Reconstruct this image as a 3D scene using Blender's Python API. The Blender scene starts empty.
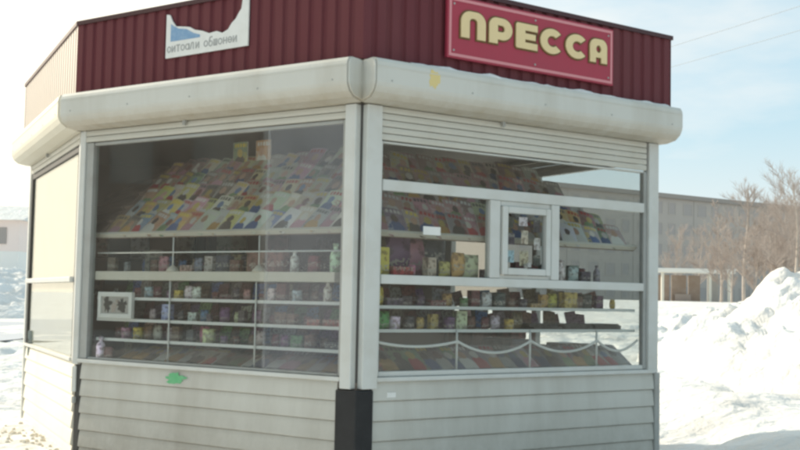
import bpy, bmesh, math, random
from mathutils import Vector, Matrix, noise
R = math.radians
random.seed(7)
sc = bpy.context.scene
col = sc.collection

# ------------------------------------------------------------------ materials
def new_mat(name):
    m = bpy.data.materials.new(name); m.use_nodes = True
    return m, m.node_tree, m.node_tree.nodes['Principled BSDF']

def mat(name, rgb, rough=.6, metal=0., grime=.0, gcol=(.18, .15, .11), scale=3., bump=0., bscale=40., spec=.4, coat=0., streak=False, lo=.45, ztint=None):
    m, nt, b = new_mat(name); N, L = nt.nodes, nt.links
    b.inputs['Roughness'].default_value = rough; b.inputs['Metallic'].default_value = metal
    b.inputs['Specular IOR Level'].default_value = spec; b.inputs['Coat Weight'].default_value = coat
    tc = N.new('ShaderNodeTexCoord')
    mp = N.new('ShaderNodeMapping'); L.new(tc.outputs['Object'], mp.inputs[0])
    if streak: mp.inputs['Scale'].default_value = (1, 1, .18)
    n = N.new('ShaderNodeTexNoise'); n.inputs['Scale'].default_value = scale; n.inputs['Detail'].default_value = 8; n.inputs['Roughness'].default_value = .65
    L.new(mp.outputs[0], n.inputs['Vector'])
    r = N.new('ShaderNodeValToRGB'); r.color_ramp.elements[0].position = lo; r.color_ramp.elements[1].position = .8
    L.new(n.outputs['Fac'], r.inputs[0])
    mu = N.new('ShaderNodeMath'); mu.operation = 'MULTIPLY'; mu.inputs[1].default_value = max(grime, .08)
    L.new(r.outputs[0], mu.inputs[0])
    mx = N.new('ShaderNodeMixRGB'); mx.inputs[1].default_value = (*rgb, 1)
    mx.inputs[2].default_value = (*gcol, 1) if grime else (rgb[0]*.7, rgb[1]*.7, rgb[2]*.7, 1)
    L.new(mu.outputs[0], mx.inputs[0]); last = mx
    if ztint:
        za, zb, zc, zk = ztint
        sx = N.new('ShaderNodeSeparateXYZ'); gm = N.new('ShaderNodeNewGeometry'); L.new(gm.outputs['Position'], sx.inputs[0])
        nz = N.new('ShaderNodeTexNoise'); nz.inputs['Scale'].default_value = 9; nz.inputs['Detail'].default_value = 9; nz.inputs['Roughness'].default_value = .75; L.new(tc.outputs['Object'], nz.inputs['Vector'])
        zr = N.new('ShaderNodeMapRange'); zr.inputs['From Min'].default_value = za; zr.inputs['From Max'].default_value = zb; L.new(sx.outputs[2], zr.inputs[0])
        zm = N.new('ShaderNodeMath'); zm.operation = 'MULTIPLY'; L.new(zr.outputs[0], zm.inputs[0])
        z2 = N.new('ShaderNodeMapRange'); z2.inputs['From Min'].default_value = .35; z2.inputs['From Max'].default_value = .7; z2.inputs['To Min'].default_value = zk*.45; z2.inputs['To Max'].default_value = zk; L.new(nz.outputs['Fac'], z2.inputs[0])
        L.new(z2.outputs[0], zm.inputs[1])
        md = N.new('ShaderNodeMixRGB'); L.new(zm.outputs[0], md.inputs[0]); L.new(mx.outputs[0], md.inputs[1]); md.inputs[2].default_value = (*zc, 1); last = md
    L.new(last.outputs[0], b.inputs['Base Color'])
    if bump:
        n2 = N.new('ShaderNodeTexNoise'); n2.inputs['Scale'].default_value = bscale; n2.inputs['Detail'].default_value = 5
        L.new(tc.outputs['Object'], n2.inputs['Vector'])
        bp = N.new('ShaderNodeBump'); bp.inputs['Strength'].default_value = bump; bp.inputs['Distance'].default_value = .02
        L.new(n2.outputs['Fac'], bp.inputs['Height']); L.new(bp.outputs[0], b.inputs['Normal'])
    return m

M = {}
M['siding'] = mat('white vinyl siding', (.54, .525, .475), .55, grime=.6, gcol=(.31, .28, .23), scale=2.6, bump=.15, bscale=6, streak=True, ztint=(.50, .0, (.25, .22, .18), .8))  # splashed dirt thickens towards the ground
M['white'] = mat('white painted frame', (.58, .58, .55), .45, grime=.4, gcol=(.40, .36, .29), scale=4)
M['cream'] = mat('cream shutter box paint', (.57, .56, .515), .5, grime=.5, gcol=(.36, .32, .25), scale=2.6, bump=.12, bscale=3, streak=True, ztint=(2.42, 2.33, (.36, .29, .19), .75))  # browner towards the lower edge of the box
M['slat'] = mat('cream shutter slat', (.54, .52, .46), .5, grime=.4, gcol=(.38, .33, .24), scale=2.5)
M['greyframe'] = mat('grey aluminium frame', (.36, .36, .34), .4, grime=.4, scale=5)
M['darkframe'] = mat('dark rubber gap', (.07, .065, .06), .7)
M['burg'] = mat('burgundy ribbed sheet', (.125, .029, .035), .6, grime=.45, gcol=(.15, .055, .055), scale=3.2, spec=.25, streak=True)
M['sunlitsiding'] = mat('siding lightened as sunlit', (.78, .73, .62), .55, grime=.3, gcol=(.46, .40, .31), scale=1.6, bump=.12, bscale=6, streak=True)  # sunlit-end copy of the siding: sunlight put into the paler colour
M['sunlitbox'] = mat('shutter box lightened as sunlit', (.64, .60, .50), .5, grime=.25, gcol=(.48, .40, .28), scale=1.3)  # shutter box copy, brightened in colour to look sunlit
M['sunlitpar'] = mat('ribbed sheet lightened as sunlit', (.60, .52, .45), .5, grime=.3, gcol=(.50, .42, .36), scale=2, streak=True)  # paler copy of the burgundy sheet, strong sun painted into it
M['burgdark'] = mat('dark burgundy flashing', (.06, .022, .024), .5)
M['signred'] = mat('crimson sign panel', (.36, .038, .066), .5, grime=.3, gcol=(.27, .055, .075), scale=6)
M['signpink'] = mat('pink sign border', (.62, .25, .27), .5)
M['letter'] = mat('pale yellow lettering', (.74, .58, .32), .55, grime=.25, gcol=(.6, .42, .25), scale=9)
M['olive'] = mat('olive letter outline', (.15, .085, .03), .6)
M['black'] = mat('black plastic', (.012, .012, .013), .45, grime=.15, gcol=(.08, .08, .08), scale=8)
M['paper'] = mat('weathered white paper', (.74, .73, .70), .8, grime=.3, gcol=(.52, .50, .45), scale=12)
M['blueprint'] = mat('faded blue print', (.20, .33, .50), .8, grime=.5, gcol=(.45, .55, .62), scale=30)
M['ink'] = mat('grey ink', (.36, .36, .35), .8)
M['green'] = mat('green paint dab', (.12, .42, .19), .6, grime=.4, gcol=(.35, .5, .36), scale=25)
M['yellowstain'] = mat('yellow stain', (.66, .53, .24), .6)
M['blind'] = mat('cream window panel', (.80, .75, .60), .6, grime=.6, gcol=(.60, .53, .38), scale=5)
M['inwall'] = mat('interior wall board', (.22, .175, .145), .8, grime=.5, gcol=(.16, .13, .11), scale=3)
M['ceil'] = mat('interior ceiling board', (.27, .235, .21), .8)
M['floor'] = mat('interior floor board', (.16, .12, .10), .8)
M['board'] = mat('magazine display board', (.24, .17, .13), .7)
M['counter'] = mat('pale laminate shelf', (.62, .58, .49), .5, grime=.3, gcol=(.4, .35, .27), scale=6)
M['wire'] = mat('white coated wire', (.68, .68, .65), .45)
M['snow'] = None
M['asphaltroof'] = mat('roof felt', (.08, .08, .08), .9)
M['concrete'] = mat('pale concrete', (.42, .40, .37), .85, grime=.4, gcol=(.3, .28, .26), scale=1)
M['farwall'] = mat('hazy panel facade', (.46, .405, .36), .9, grime=.6, gcol=(.39, .345, .31), scale=.16)  # far block colours carry painted distance haze
M['farwin'] = mat('hazy far window', (.40, .355, .33), .8)
M['farwinframe'] = mat('hazy window surround', (.48, .425, .38), .8)
M['farroof'] = mat('hazy roof edge', (.33, .29, .26), .9)
M['bark'] = mat('birch bark', (.52, .45, .39), .9, grime=.7, gcol=(.26, .22, .19), scale=3)
M['twig'] = mat('bare twigs', (.42, .355, .315), .9)  # lightened: haze over the far trees is in this colour
M['shelterroof'] = mat('shelter roof paint', (.80, .78, .72), .6)
M['shelterpost'] = mat('shelter post paint', (.74, .70, .60), .6)
M['shelterpanel'] = mat('shelter brown panel', (.33, .255, .205), .8, grime=.7, gcol=(.42, .36, .31), scale=2)
M['dark'] = mat('dark weathered wood', (.06, .055, .05), .8)
M['housepink'] = mat('red house wall paled by glare', (.92, .78, .72), .9, grime=.4, gcol=(.9, .8, .75), scale=.6)  # glare wash-out put into the pale wall colour
M['housewhite'] = mat('white house wall', (.9, .88, .84), .9)
M['cable'] = mat('grey overhead cable', (.34, .38, .42), .6)
M['pole'] = mat('weathered timber pole', (.25, .22, .19), .9)
M['shadowed'] = mat('packed snow road', (.50, .52, .56), .85, grime=.5, gcol=(.40, .38, .36), scale=.35, bump=.5, bscale=2)  # shadow across the far snow put into this grey colour
M['dirt'] = mat('dirty snow', (.72, .65, .54), .9, grime=.6, gcol=(.45, .37, .27), scale=9, bump=.6, bscale=20)
GOODS = {'red': (.35, .05, .045), 'dark red': (.16, .035, .04), 'brown': (.17, .10, .06), 'orange': (.55, .22, .06), 'yellow': (.62, .50, .10),
         'white': (.74, .73, .70), 'grey': (.28, .28, .28), 'dark grey': (.075, .075, .08), 'blue': (.09, .19, .42), 'green': (.12, .26, .10),
         'pink': (.52, .22, .28), 'purple': (.17, .085, .17), 'pale blue': (.42, .52, .60), 'cream': (.62, .55, .40), 'gold': (.55, .40, .14)}

def cover_mat():
    """magazine covers laid out on the sheet: ground colour, masthead with letters, a picture, lines of small print, pale border."""
    m, nt, b = new_mat('glossy magazine cover'); N, L = nt.nodes, nt.links
    def math_(op, a, c=None, e=None):
        n = N.new('ShaderNodeMath'); n.operation = op
        for k, v in enumerate((a, c, e)):
            if v is None: continue
            if isinstance(v, (int, float)): n.inputs[k].default_value = v
            else: L.new(v, n.inputs[k])
        return n.outputs[0]
    def mix(f, c1, c2):
        n = N.new('ShaderNodeMixRGB')
        for k, v in ((0, f), (1, c1), (2, c2)):
            if isinstance(v, tuple): n.inputs[k].default_value = (*v, 1)
            else: L.new(v, n.inputs[k])
        return n.outputs[0]
    oi = N.new('ShaderNodeObjectInfo'); tc = N.new('ShaderNodeTexCoord'); sx = N.new('ShaderNodeSeparateXYZ'); L.new(tc.outputs['Object'], sx.inputs[0])
    x, y, rnd = sx.outputs[0], sx.outputs[1], oi.outputs['Random']
    r2 = math_('FRACT', math_('MULTIPLY', rnd, 17.3)); r3 = math_('FRACT', math_('MULTIPLY', rnd, 53.7)); r4 = math_('FRACT', math_('MULTIPLY', rnd, 131.1))
    cm = N.new('ShaderNodeCombineXYZ'); big = math_('MULTIPLY', rnd, 97.); L.new(math_('ADD', x, big), cm.inputs[0]); L.new(math_('ADD', y, big), cm.inputs[1])
    no = N.new('ShaderNodeTexNoise'); no.inputs['Scale'].default_value = 26; no.inputs['Detail'].default_value = 4; L.new(cm.outputs[0], no.inputs['Vector'])
    def ramp(fac, cols):
        n = N.new('ShaderNodeValToRGB'); n.color_ramp.interpolation = 'CONSTANT'; L.new(fac, n.inputs[0])
        for k, c in enumerate(cols):
            el = n.color_ramp.elements[k] if k < 2 else n.color_ramp.elements.new(k/len(cols))
            el.position = k/len(cols); el.color = (*c, 1)
        return n.outputs[0]
    skin = ramp(r2, [(.62, .40, .29), (.50, .30, .20), (.10, .07, .06), (.66, .62, .55), (.16, .24, .40), (.55, .42, .12), (.25, .10, .08)])
    dress = ramp(r3, [(.45, .05, .06), (.70, .68, .62), (.08, .13, .28), (.10, .08, .07), (.55, .32, .10), (.20, .30, .14), (.55, .28, .33)])
    head = ramp(r4, [(.75, .73, .68), (.55, .05, .05), (.72, .55, .08), (.10, .09, .09), (.75, .73, .68)])
    base = mix(math_('MULTIPLY', no.outputs['Fac'], .55), oi.outputs['Color'], (.66, .60, .52))
    # picture: a head and shoulders
    wob = math_('MULTIPLY', math_('SUBTRACT', no.outputs['Fac'], .5), .03)
    cx = math_('MULTIPLY', math_('SUBTRACT', r3, .5), .05)
    dx = math_('ADD', math_('SUBTRACT', x, cx), wob)
    sh = math_('LESS_THAN', math_('ADD', math_('POWER', math_('DIVIDE', dx, .062), 2.), math_('POWER', math_('DIVIDE', math_('SUBTRACT', y, .03), .075), 2.)), 1.)
    hd = math_('LESS_THAN', math_('ADD', math_('POWER', math_('DIVIDE', dx, .027), 2.), math_('POWER', math_('DIVIDE', math_('SUBTRACT', y, .125), .034), 2.)), 1.)
    c = mix(sh, base, dress); c = mix(hd, c, skin)
    # small print at one side, masthead letters at the top
    ln = math_('GREATER_THAN', math_('FRACT', math_('MULTIPLY', y, 62.)), .55)
    side = math_('GREATER_THAN', math_('MULTIPLY', x, math_('SIGN', math_('SUBTRACT', r2, .5))), .038)
    nn = N.new('ShaderNodeTexNoise'); nn.inputs['Scale'].default_value = 70; nn.inputs['Detail'].default_value = 1; L.new(cm.outputs[0], nn.inputs['Vector'])
    tx = math_('MULTIPLY', math_('MULTIPLY', ln, side), math_('MULTIPLY', math_('LESS_THAN', y, .13), math_('GREATER_THAN', nn.outputs['Fac'], .46)))
    c = mix(tx, c, head)
    let = math_('MULTIPLY', math_('MULTIPLY', math_('GREATER_THAN', y, .172), math_('LESS_THAN', y, .202)), math_('GREATER_THAN', math_('FRACT', math_('ADD', math_('MULTIPLY', x, 34.), math_('MULTIPLY', nn.outputs['Fac'], .5))), .34))
    let = math_('MULTIPLY', let, math_('LESS_THAN', math_('ABSOLUTE', x), .066))
    c = mix(let, c, head)
    edge = math_('GREATER_THAN', math_('ABSOLUTE', x), .0765)
    c = mix(edge, c, (.60, .58, .54))
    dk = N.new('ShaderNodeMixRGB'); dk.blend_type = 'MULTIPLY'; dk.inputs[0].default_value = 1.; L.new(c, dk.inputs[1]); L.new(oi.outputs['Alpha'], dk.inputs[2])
    L.new(dk.outputs[0], b.inputs['Base Color']); b.inputs['Roughness'].default_value = .38
    return m
M['cover'] = cover_mat()

def goods_mat():
    m, nt, b = new_mat('printed packaging'); N, L = nt.nodes, nt.links
    oi = N.new('ShaderNodeObjectInfo'); tc = N.new('ShaderNodeTexCoord'); sx = N.new('ShaderNodeSeparateXYZ'); L.new(tc.outputs['Object'], sx.inputs[0])
    no = N.new('ShaderNodeTexNoise'); no.inputs['Scale'].default_value = 38; no.inputs['Detail'].default_value = 3; L.new(tc.outputs['Object'], no.inputs['Vector'])
    rp = N.new('ShaderNodeValToRGB'); rp.color_ramp.elements[0].position = .5; rp.color_ramp.elements[1].position = .58; L.new(no.outputs['Fac'], rp.inputs[0])
    mx = N.new('ShaderNodeMixRGB'); mx.blend_type = 'MULTIPLY'; L.new(rp.outputs[0], mx.inputs[0]); L.new(oi.outputs['Color'], mx.inputs[1]); mx.inputs[2].default_value = (.45, .40, .38, 1)
    z0 = N.new('ShaderNodeMath'); z0.operation = 'MULTIPLY_ADD'; z0.inputs[1].default_value = .025; z0.inputs[2].default_value = .022; L.new(oi.outputs['Random'], z0.inputs[0])
    d = N.new('ShaderNodeMath'); d.operation = 'SUBTRACT'; L.new(sx.outputs[2], d.inputs[0]); L.new(z0.outputs[0], d.inputs[1])
    ab = N.new('ShaderNodeMath'); ab.operation = 'ABSOLUTE'; L.new(d.outputs[0], ab.inputs[0])
    lt = N.new('ShaderNodeMath'); lt.operation = 'LESS_THAN'; lt.inputs[1].default_value = .012; L.new(ab.outputs[0], lt.inputs[0])
    n2 = N.new('ShaderNodeTexNoise'); n2.inputs['Scale'].default_value = 130; n2.inputs['Detail'].default_value = 1; L.new(tc.outputs['Object'], n2.inputs['Vector'])
    g = N.new('ShaderNodeMath'); g.operation = 'GREATER_THAN'; g.inputs[1].default_value = .54; L.new(n2.outputs['Fac'], g.inputs[0])
    k = N.new('ShaderNodeMath'); k.operation = 'MULTIPLY'; L.new(lt.outputs[0], k.inputs[0]); L.new(g.outputs[0], k.inputs[1])
    m2 = N.new('ShaderNodeMixRGB'); L.new(k.outputs[0], m2.inputs[0]); L.new(mx.outputs[0], m2.inputs[1]); m2.inputs[2].default_value = (.40, .37, .32, 1)
    L.new(m2.outputs[0], b.inputs['Base Color']); b.inputs['Roughness'].default_value = .42
    return m
M['goods'] = goods_mat()

def glass_mat(name, dust_veil, dust_veil_col, refl=1.):  # diffuse layer carries dust plus painted milky haze
    m, nt, b = new_mat(name); N, L = nt.nodes, nt.links; N.remove(b)
    out = N['Material Output']
    tr = N.new('ShaderNodeBsdfTransparent'); tr.inputs[0].default_value = (.93, .945, .94, 1)
    gl = N.new('ShaderNodeBsdfGlossy'); gl.inputs['Roughness'].default_value = .02
    lw = N.new('ShaderNodeLayerWeight'); lw.inputs[0].default_value = .5
    pw = N.new('ShaderNodeMath'); pw.operation = 'POWER'; pw.inputs[1].default_value = 5.; L.new(lw.outputs['Facing'], pw.inputs[0])
    mu = N.new('ShaderNodeMath'); mu.operation = 'MULTIPLY_ADD'; mu.inputs[1].default_value = .96*refl; mu.inputs[2].default_value = .04*refl; L.new(pw.outputs[0], mu.inputs[0])
    m1 = N.new('ShaderNodeMixShader'); L.new(mu.outputs[0], m1.inputs[0]); L.new(tr.outputs[0], m1.inputs[1]); L.new(gl.outputs[0], m1.inputs[2])
    df = N.new('ShaderNodeBsdfDiffuse'); df.inputs[0].default_value = (*dust_veil_col, 1)
    tc = N.new('ShaderNodeTexCoord'); no = N.new('ShaderNodeTexNoise'); no.inputs['Scale'].default_value = 2.2; no.inputs['Detail'].default_value = 7
    L.new(tc.outputs['Object'], no.inputs['Vector'])
    mr = N.new('ShaderNodeMapRange'); mr.inputs['From Min'].default_value = .3; mr.inputs['From Max'].default_value = .75
    mr.inputs['To Min'].default_value = dust_veil*.55; mr.inputs['To Max'].default_value = dust_veil*1.5; L.new(no.outputs['Fac'], mr.inputs[0])
    m2 = N.new('ShaderNodeMixShader'); L.new(mr.outputs[0], m2.inputs[0]); L.new(m1.outputs[0], m2.inputs[1]); L.new(df.outputs[0], m2.inputs[2])
    L.new(m2.outputs[0], out.inputs[0])
    return m
M['glass'] = glass_mat('window glass', .042, (.64, .57, .49))
M['glassveiled'] = glass_mat('window glass with reflection veil', .085, (.60, .58, .62))  # milky layer stands in for a bright reflection on this pane
M['glassclean'] = glass_mat('clear glass', .015, (.6, .6, .6))

def snow_mat():
    m, nt, b = new_mat('sunlit snow'); N, L = nt.nodes, nt.links
    tc = N.new('ShaderNodeTexCoord')
    n1 = N.new('ShaderNodeTexNoise'); n1.inputs['Scale'].default_value = 1.3; n1.inputs['Detail'].default_value = 8; L.new(tc.outputs['Object'], n1.inputs['Vector'])
    r = N.new('ShaderNodeValToRGB'); r.color_ramp.elements[0].color = (.79, .785, .77, 1); r.color_ramp.elements[1].color = (.62, .59, .55, 1)
    r.color_ramp.elements[0].position = .45; r.color_ramp.elements[1].position = .8; L.new(n1.outputs['Fac'], r.inputs[0]); L.new(r.outputs[0], b.inputs['Base Color'])
    b.inputs['Roughness'].default_value = .75; b.inputs['Specular IOR Level'].default_value = .25
    n2 = N.new('ShaderNodeTexNoise'); n2.inputs['Scale'].default_value = 5; n2.inputs['Detail'].default_value = 9; L.new(tc.outputs['Object'], n2.inputs['Vector'])
    bp = N.new('ShaderNodeBump'); bp.inputs['Strength'].default_value = .9; bp.inputs['Distance'].default_value = .10
    L.new(n2.outputs['Fac'], bp.inputs['Height']); L.new(bp.outputs[0], b.inputs['Normal'])
    return m
M['snow'] = snow_mat()

# ------------------------------------------------------------------ mesh helpers
class MB:
    def __init__(s): s.v, s.f = [], []
    def face(s, pts):
        i = len(s.v); s.v += [tuple(p) for p in pts]; s.f.append(tuple(range(i, i+len(pts))))
    def hexa(s, a):                                   # a: 8 points, bottom ring then top ring
        i = len(s.v); s.v += [tuple(p) for p in a]
        for q in ((3, 2, 1, 0), (4, 5, 6, 7), (0, 1, 5, 4), (1, 2, 6, 5), (2, 3, 7, 6), (3, 0, 4, 7)): s.f.append(tuple(i+k for k in q))
    def box(s, x0, x1, y0, y1, z0, z1):
        s.hexa([(x0, y0, z0), (x1, y0, z0), (x1, y1, z0), (x0, y1, z0), (x0, y0, z1), (x1, y0, z1), (x1, y1, z1), (x0, y1, z1)])
    def sweep(s, ringA, ringB, caps=True):            # two matching closed rings
        n = len(ringA); i = len(s.v); s.v += [tuple(p) for p in ringA]+[tuple(p) for p in ringB]
        for k in range(n): s.f.append((i+k, i+(k+1) % n, i+n+(k+1) % n, i+n+k))
        if caps: s.f.append(tuple(i+k for k in reversed(range(n)))); s.f.append(tuple(i+n+k for k in range(n)))
    def tube(s, pts, radii, n=6, caps=True):
        if not isinstance(radii, (list, tuple)): radii = [radii]*len(pts)
        pts = [Vector(p) for p in pts]; i = len(s.v)
        for k, p in enumerate(pts):
            d = (pts[min(k+1, len(pts)-1)]-pts[max(k-1, 0)]).normalized()
            a = d.orthogonal().normalized() if k == 0 else (a-d*a.dot(d)).normalized()
            b = d.cross(a)
            for j in range(n):
                t = 2*math.pi*j/n; s.v.append(tuple(p+(a*math.cos(t)+b*math.sin(t))*radii[k]))
        for k in range(len(pts)-1):
            for j in range(n): s.f.append((i+k*n+j, i+k*n+(j+1) % n, i+(k+1)*n+(j+1) % n, i+(k+1)*n+j))
        if caps: s.f.append(tuple(i+j for j in reversed(range(n)))); s.f.append(tuple(i+(len(pts)-1)*n+j for j in range(n)))
    def lathe(s, prof, n=16):
        i = len(s.v)
        for r, z in prof:
            for j in range(n): t = 2*math.pi*j/n; s.v.append((r*math.cos(t), r*math.sin(t), z))
        for k in range(len(prof)-1):
            for j in range(n): s.f.append((i+k*n+j, i+k*n+(j+1) % n, i+(k+1)*n+(j+1) % n, i+(k+1)*n+j))
        s.f.append(tuple(i+j for j in reversed(range(n)))); s.f.append(tuple(i+(len(prof)-1)*n+j for j in range(n)))
    def mesh(s, name, m, smooth=False):
        me = bpy.data.meshes.new(name); me.from_pydata(s.v, [], s.f); me.update()
        bm = bmesh.new(); bm.from_mesh(me); bmesh.ops.recalc_face_normals(bm, faces=bm.faces); bm.to_mesh(me); bm.free()
        if smooth:
            for p in me.polygons: p.use_smooth = True
        if m: me.materials.append(m)
        return me
    def build(s, name, m, parent=None, smooth=False, bevel=0.):
        o = bpy.data.objects.new(name, s.mesh(name, m, smooth)); col.objects.link(o)
        if parent is not None: attach(o, parent)
        if bevel:
            md = o.modifiers.new('bevel', 'BEVEL'); md.width = bevel; md.segments = 2; md.limit_method = 'ANGLE'; md.angle_limit = R(40)
        return o

def attach(o, p):
    """parent keeping world place (things stand unrotated unless built locally)"""
    o.parent = p
    if p.get('_local'): return
    r = p
    off = Vector((0, 0, 0))
    while r is not None:
        off += Vector(r.location); r = r.parent
    o.location = Vector(o.location)-off

def tag(o, label=None, cat=None, group=None, kind=None):
    if label: o['label'] = label
    if cat: o['category'] = cat
    if group: o['group'] = group
    if kind: o['kind'] = kind
    return o

def thing(name, label, cat, loc=(0, 0, 0), group=None):
    o = bpy.data.objects.new(name, None); col.objects.link(o); o.location = loc; o.empty_display_size = .2
    return tag(o, label, cat, group)

# ------------------------------------------------------------------ camera
CAMH = 1.15
cd = bpy.data.cameras.new('camera'); cam = bpy.data.objects.new('camera', cd); col.objects.link(cam); sc.camera = cam
cd.sensor_width = 36; cd.lens = 51.03; cd.clip_start = .05; cd.clip_end = 4000
cam.matrix_world = Matrix.Translation((0, 0, CAMH)) @ Matrix.Rotation(math.pi/2+.0646, 4, 'X') @ Matrix.Rotation(.0198, 4, 'Z')

# ------------------------------------------------------------------ light
AZ, EL = -54.6, 24.
w = bpy.data.worlds.new('World'); sc.world = w; w.use_nodes = True
nt = w.node_tree; N, L = nt.nodes, nt.links
sky = N.new('ShaderNodeTexSky'); sky.sky_type = 'NISHITA'; sky.sun_disc = False
sky.sun_elevation = R(EL); sky.sun_rotation = R(AZ); sky.dust_density = 2.2; sky.air_density = 1.0; sky.ozone_density = 1.5
tc = N.new('ShaderNodeTexCoord'); mp = N.new('ShaderNodeMapping'); mp.inputs['Scale'].default_value = (1, 1, 3.2)
L.new(tc.outputs['Generated'], mp.inputs[0])
cn = N.new('ShaderNodeTexNoise'); cn.inputs['Scale'].default_value = 2.3; cn.inputs['Detail'].default_value = 9; cn.inputs['Roughness'].default_value = .55
L.new(mp.outputs[0], cn.inputs['Vector'])
cr = N.new('ShaderNodeValToRGB'); cr.color_ramp.elements[0].position = .50; cr.color_ramp.elements[1].position = .72
cr.color_ramp.elements[0].color = (.0, .0, .0, 1); cr.color_ramp.elements[1].color = (.85, .85, .85, 1)
L.new(cn.outputs['Fac'], cr.inputs[0])
# thin bright cloud thickens towards the sun and towards the horizon
sx = N.new('ShaderNodeSeparateXYZ'); L.new(tc.outputs['Generated'], sx.inputs[0])
dt = N.new('ShaderNodeVectorMath'); dt.operation = 'DOT_PRODUCT'; L.new(tc.outputs['Generated'], dt.inputs[0])
dt.inputs[1].default_value = (math.sin(R(AZ))*math.cos(R(EL)), math.cos(R(AZ))*math.cos(R(EL)), math.sin(R(EL)))
m1 = N.new('ShaderNodeMapRange'); m1.inputs['From Min'].default_value = .45; m1.inputs['From Max'].default_value = .86; L.new(dt.outputs['Value'], m1.inputs[0])
m2 = N.new('ShaderNodeMapRange'); m2.inputs['From Min'].default_value = .16; m2.inputs['From Max'].default_value = .02; m2.inputs['To Max'].default_value = .75; L.new(sx.outputs[2], m2.inputs[0])
q1 = N.new('ShaderNodeMath'); q1.operation = 'MAXIMUM'; L.new(m1.outputs[0], q1.inputs[0]); L.new(m2.outputs[0], q1.inputs[1])
q2 = N.new('ShaderNodeMath'); q2.operation = 'MAXIMUM'; L.new(q1.outputs[0], q2.inputs[0]); L.new(cr.outputs[0], q2.inputs[1])
cl = N.new('ShaderNodeMixRGB'); L.new(q2.outputs[0], cl.inputs[0]); L.new(sky.outputs[0], cl.inputs[1]); cl.inputs[2].default_value = (7.3, 7.2, 6.9, 1)
cy = N.new('ShaderNodeMixRGB'); cy.inputs[0].default_value = .60; L.new(sky.outputs[0], cy.inputs[1]); cy.inputs[2].default_value = (5.0, 7.1, 7.9, 1); L.new(cy.outputs[0], cl.inputs[1])
gw = N.new('ShaderNodeMixRGB'); L.new(m1.outputs[0], gw.inputs[0]); gw.inputs[1].default_value = (7.3, 7.2, 6.9, 1); gw.inputs[2].default_value = (12., 10.9, 8.6, 1); L.new(gw.outputs[0], cl.inputs[2])
bg = N['Background']; L.new(cl.outputs[0], bg.inputs[0]); bg.inputs[1].default_value = .14
sd = bpy.data.lights.new('sun', 'SUN'); so = bpy.data.objects.new('sun', sd); col.objects.link(so)
sd.energy = 5.0; sd.angle = R(.55); sd.color = (1, .915, .76)
sdir = Vector((math.sin(R(AZ))*math.cos(R(EL)), math.cos(R(AZ))*math.cos(R(EL)), math.sin(R(EL))))
so.location = sdir*60; so.rotation_euler = sdir.to_track_quat('Z', 'Y').to_euler()

# ------------------------------------------------------------------ ground
KC = (-.6, 9.2)
def sstep(a, b, x):
    t = max(0, min(1, (x-a)/(b-a))); return t*t*(3-2*t)
def gh(x, y):
    h = 1.08*sstep(13, 66, y)*sstep(-9, 3, x) + .5*sstep(30, 90, y)*(1-sstep(-9, 3, x))
    rough = sstep(1.6, 4.0, math.hypot((x-KC[0])*.8, y-KC[1]))*(1-.75*sstep(20, 60, math.hypot(x, y-5)))
    n = noise.fractal(Vector((x*.55, y*.55, 3.1)), 1.0, 2.1, 5)*.11 + noise.noise(Vector((x*2.3, y*2.3, 9)))*.04 - .09*max(0, noise.noise(Vector((x*2.9+7, y*2.1, 2)))-.22)*2.4 + noise.noise(Vector((x*5, y*5, 4)))*.018
    h += n*rough + .25*sstep(2.0, 3.4, x)*sstep(4, 9, y)
    return h - .01
def axis(lo, hi, step, far):
    a = [lo+step*i for i in range(int((hi-lo)/step)+1)]
    g, x = step, a[-1]
    while x < far: g *= 1.28; x += g; a.append(x)
    g, x = step, a[0]
    while x > -far: g *= 1.28; x -= g; a.insert(0, x)
    return a
xs, ys = axis(-8, 13, .10, 1800), axis(2, 30, .10, 1800)
mb = MB(); nx = len(xs)
for y in ys:
    for x in xs: mb.v.append((x, y, gh(x, y)))
for j in range(len(ys)-1):
    for i in range(nx-1): mb.f.append((j*nx+i, j*nx+i+1, (j+1)*nx+i+1, (j+1)*nx+i))
tag(mb.build('ground', M['snow'], smooth=True), 'bright snow covering the open ground around the kiosk', kind='structure')
# packed snow road in the distance on the left
mb = MB()
for k in range(30):
    x0 = -60+k*1.7; x1 = x0+1.7
    for y0, y1 in ((24, 27), (27, 30), (30, 33), (33, 36), (36, 40)):
        mb.face([(x0, y0, gh(x0, y0)+.03), (x1, y0, gh(x1, y0)+.03), (x1, y1, gh(x1, y1)+.03), (x0, y1, gh(x0, y1)+.03)])
tag(mb.build('band', M['shadowed'], smooth=True), 'grey packed snow road seen past the sunlit end of the kiosk', kind='structure')  # flat strip standing in for a shadow on the snow

# ------------------------------------------------------------------ the kiosk
T, Lc, C, Rc, Q = [Vector(p) for p in ((-3.4341, 10.5458), (-2.2984, 8.1724), (-.2407, 6.7427), (1.8512, 8.2268), (.45, 10.66))]
POLY = [T, Lc, C, Rc, Q]
NAMES = ['third', 'left', 'right', 'flank', 'back']
def offpoly(d):
    n = len(POLY); ns = []
    for i in range(n):
        e = (POLY[(i+1) % n]-POLY[i]).normalized(); ns.append(Vector((e.y, -e.x)))
    out = []
    for i in range(n):
        a, b = ns[i-1], ns[i]; m = (a+b).normalized(); out.append(POLY[i]+m*(d/m.dot(b)))
    return out
class Wall:
    def __init__(s, A, B): s.A, s.B = A, B; s.len = (B-A).length; s.e = (B-A).normalized(); s.n = Vector((s.e.y, -s.e.x)); s.ang = math.atan2(s.e.y, s.e.x)
    def p(s, u, d, z): q = s.A+s.e*u+s.n*d; return Vector((q.x, q.y, z))
def walls(d=0):
    P = offpoly(d); return {NAMES[i]: Wall(P[i], P[(i+1) % len(P)]) for i in range(len(P))}
W = walls()
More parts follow.
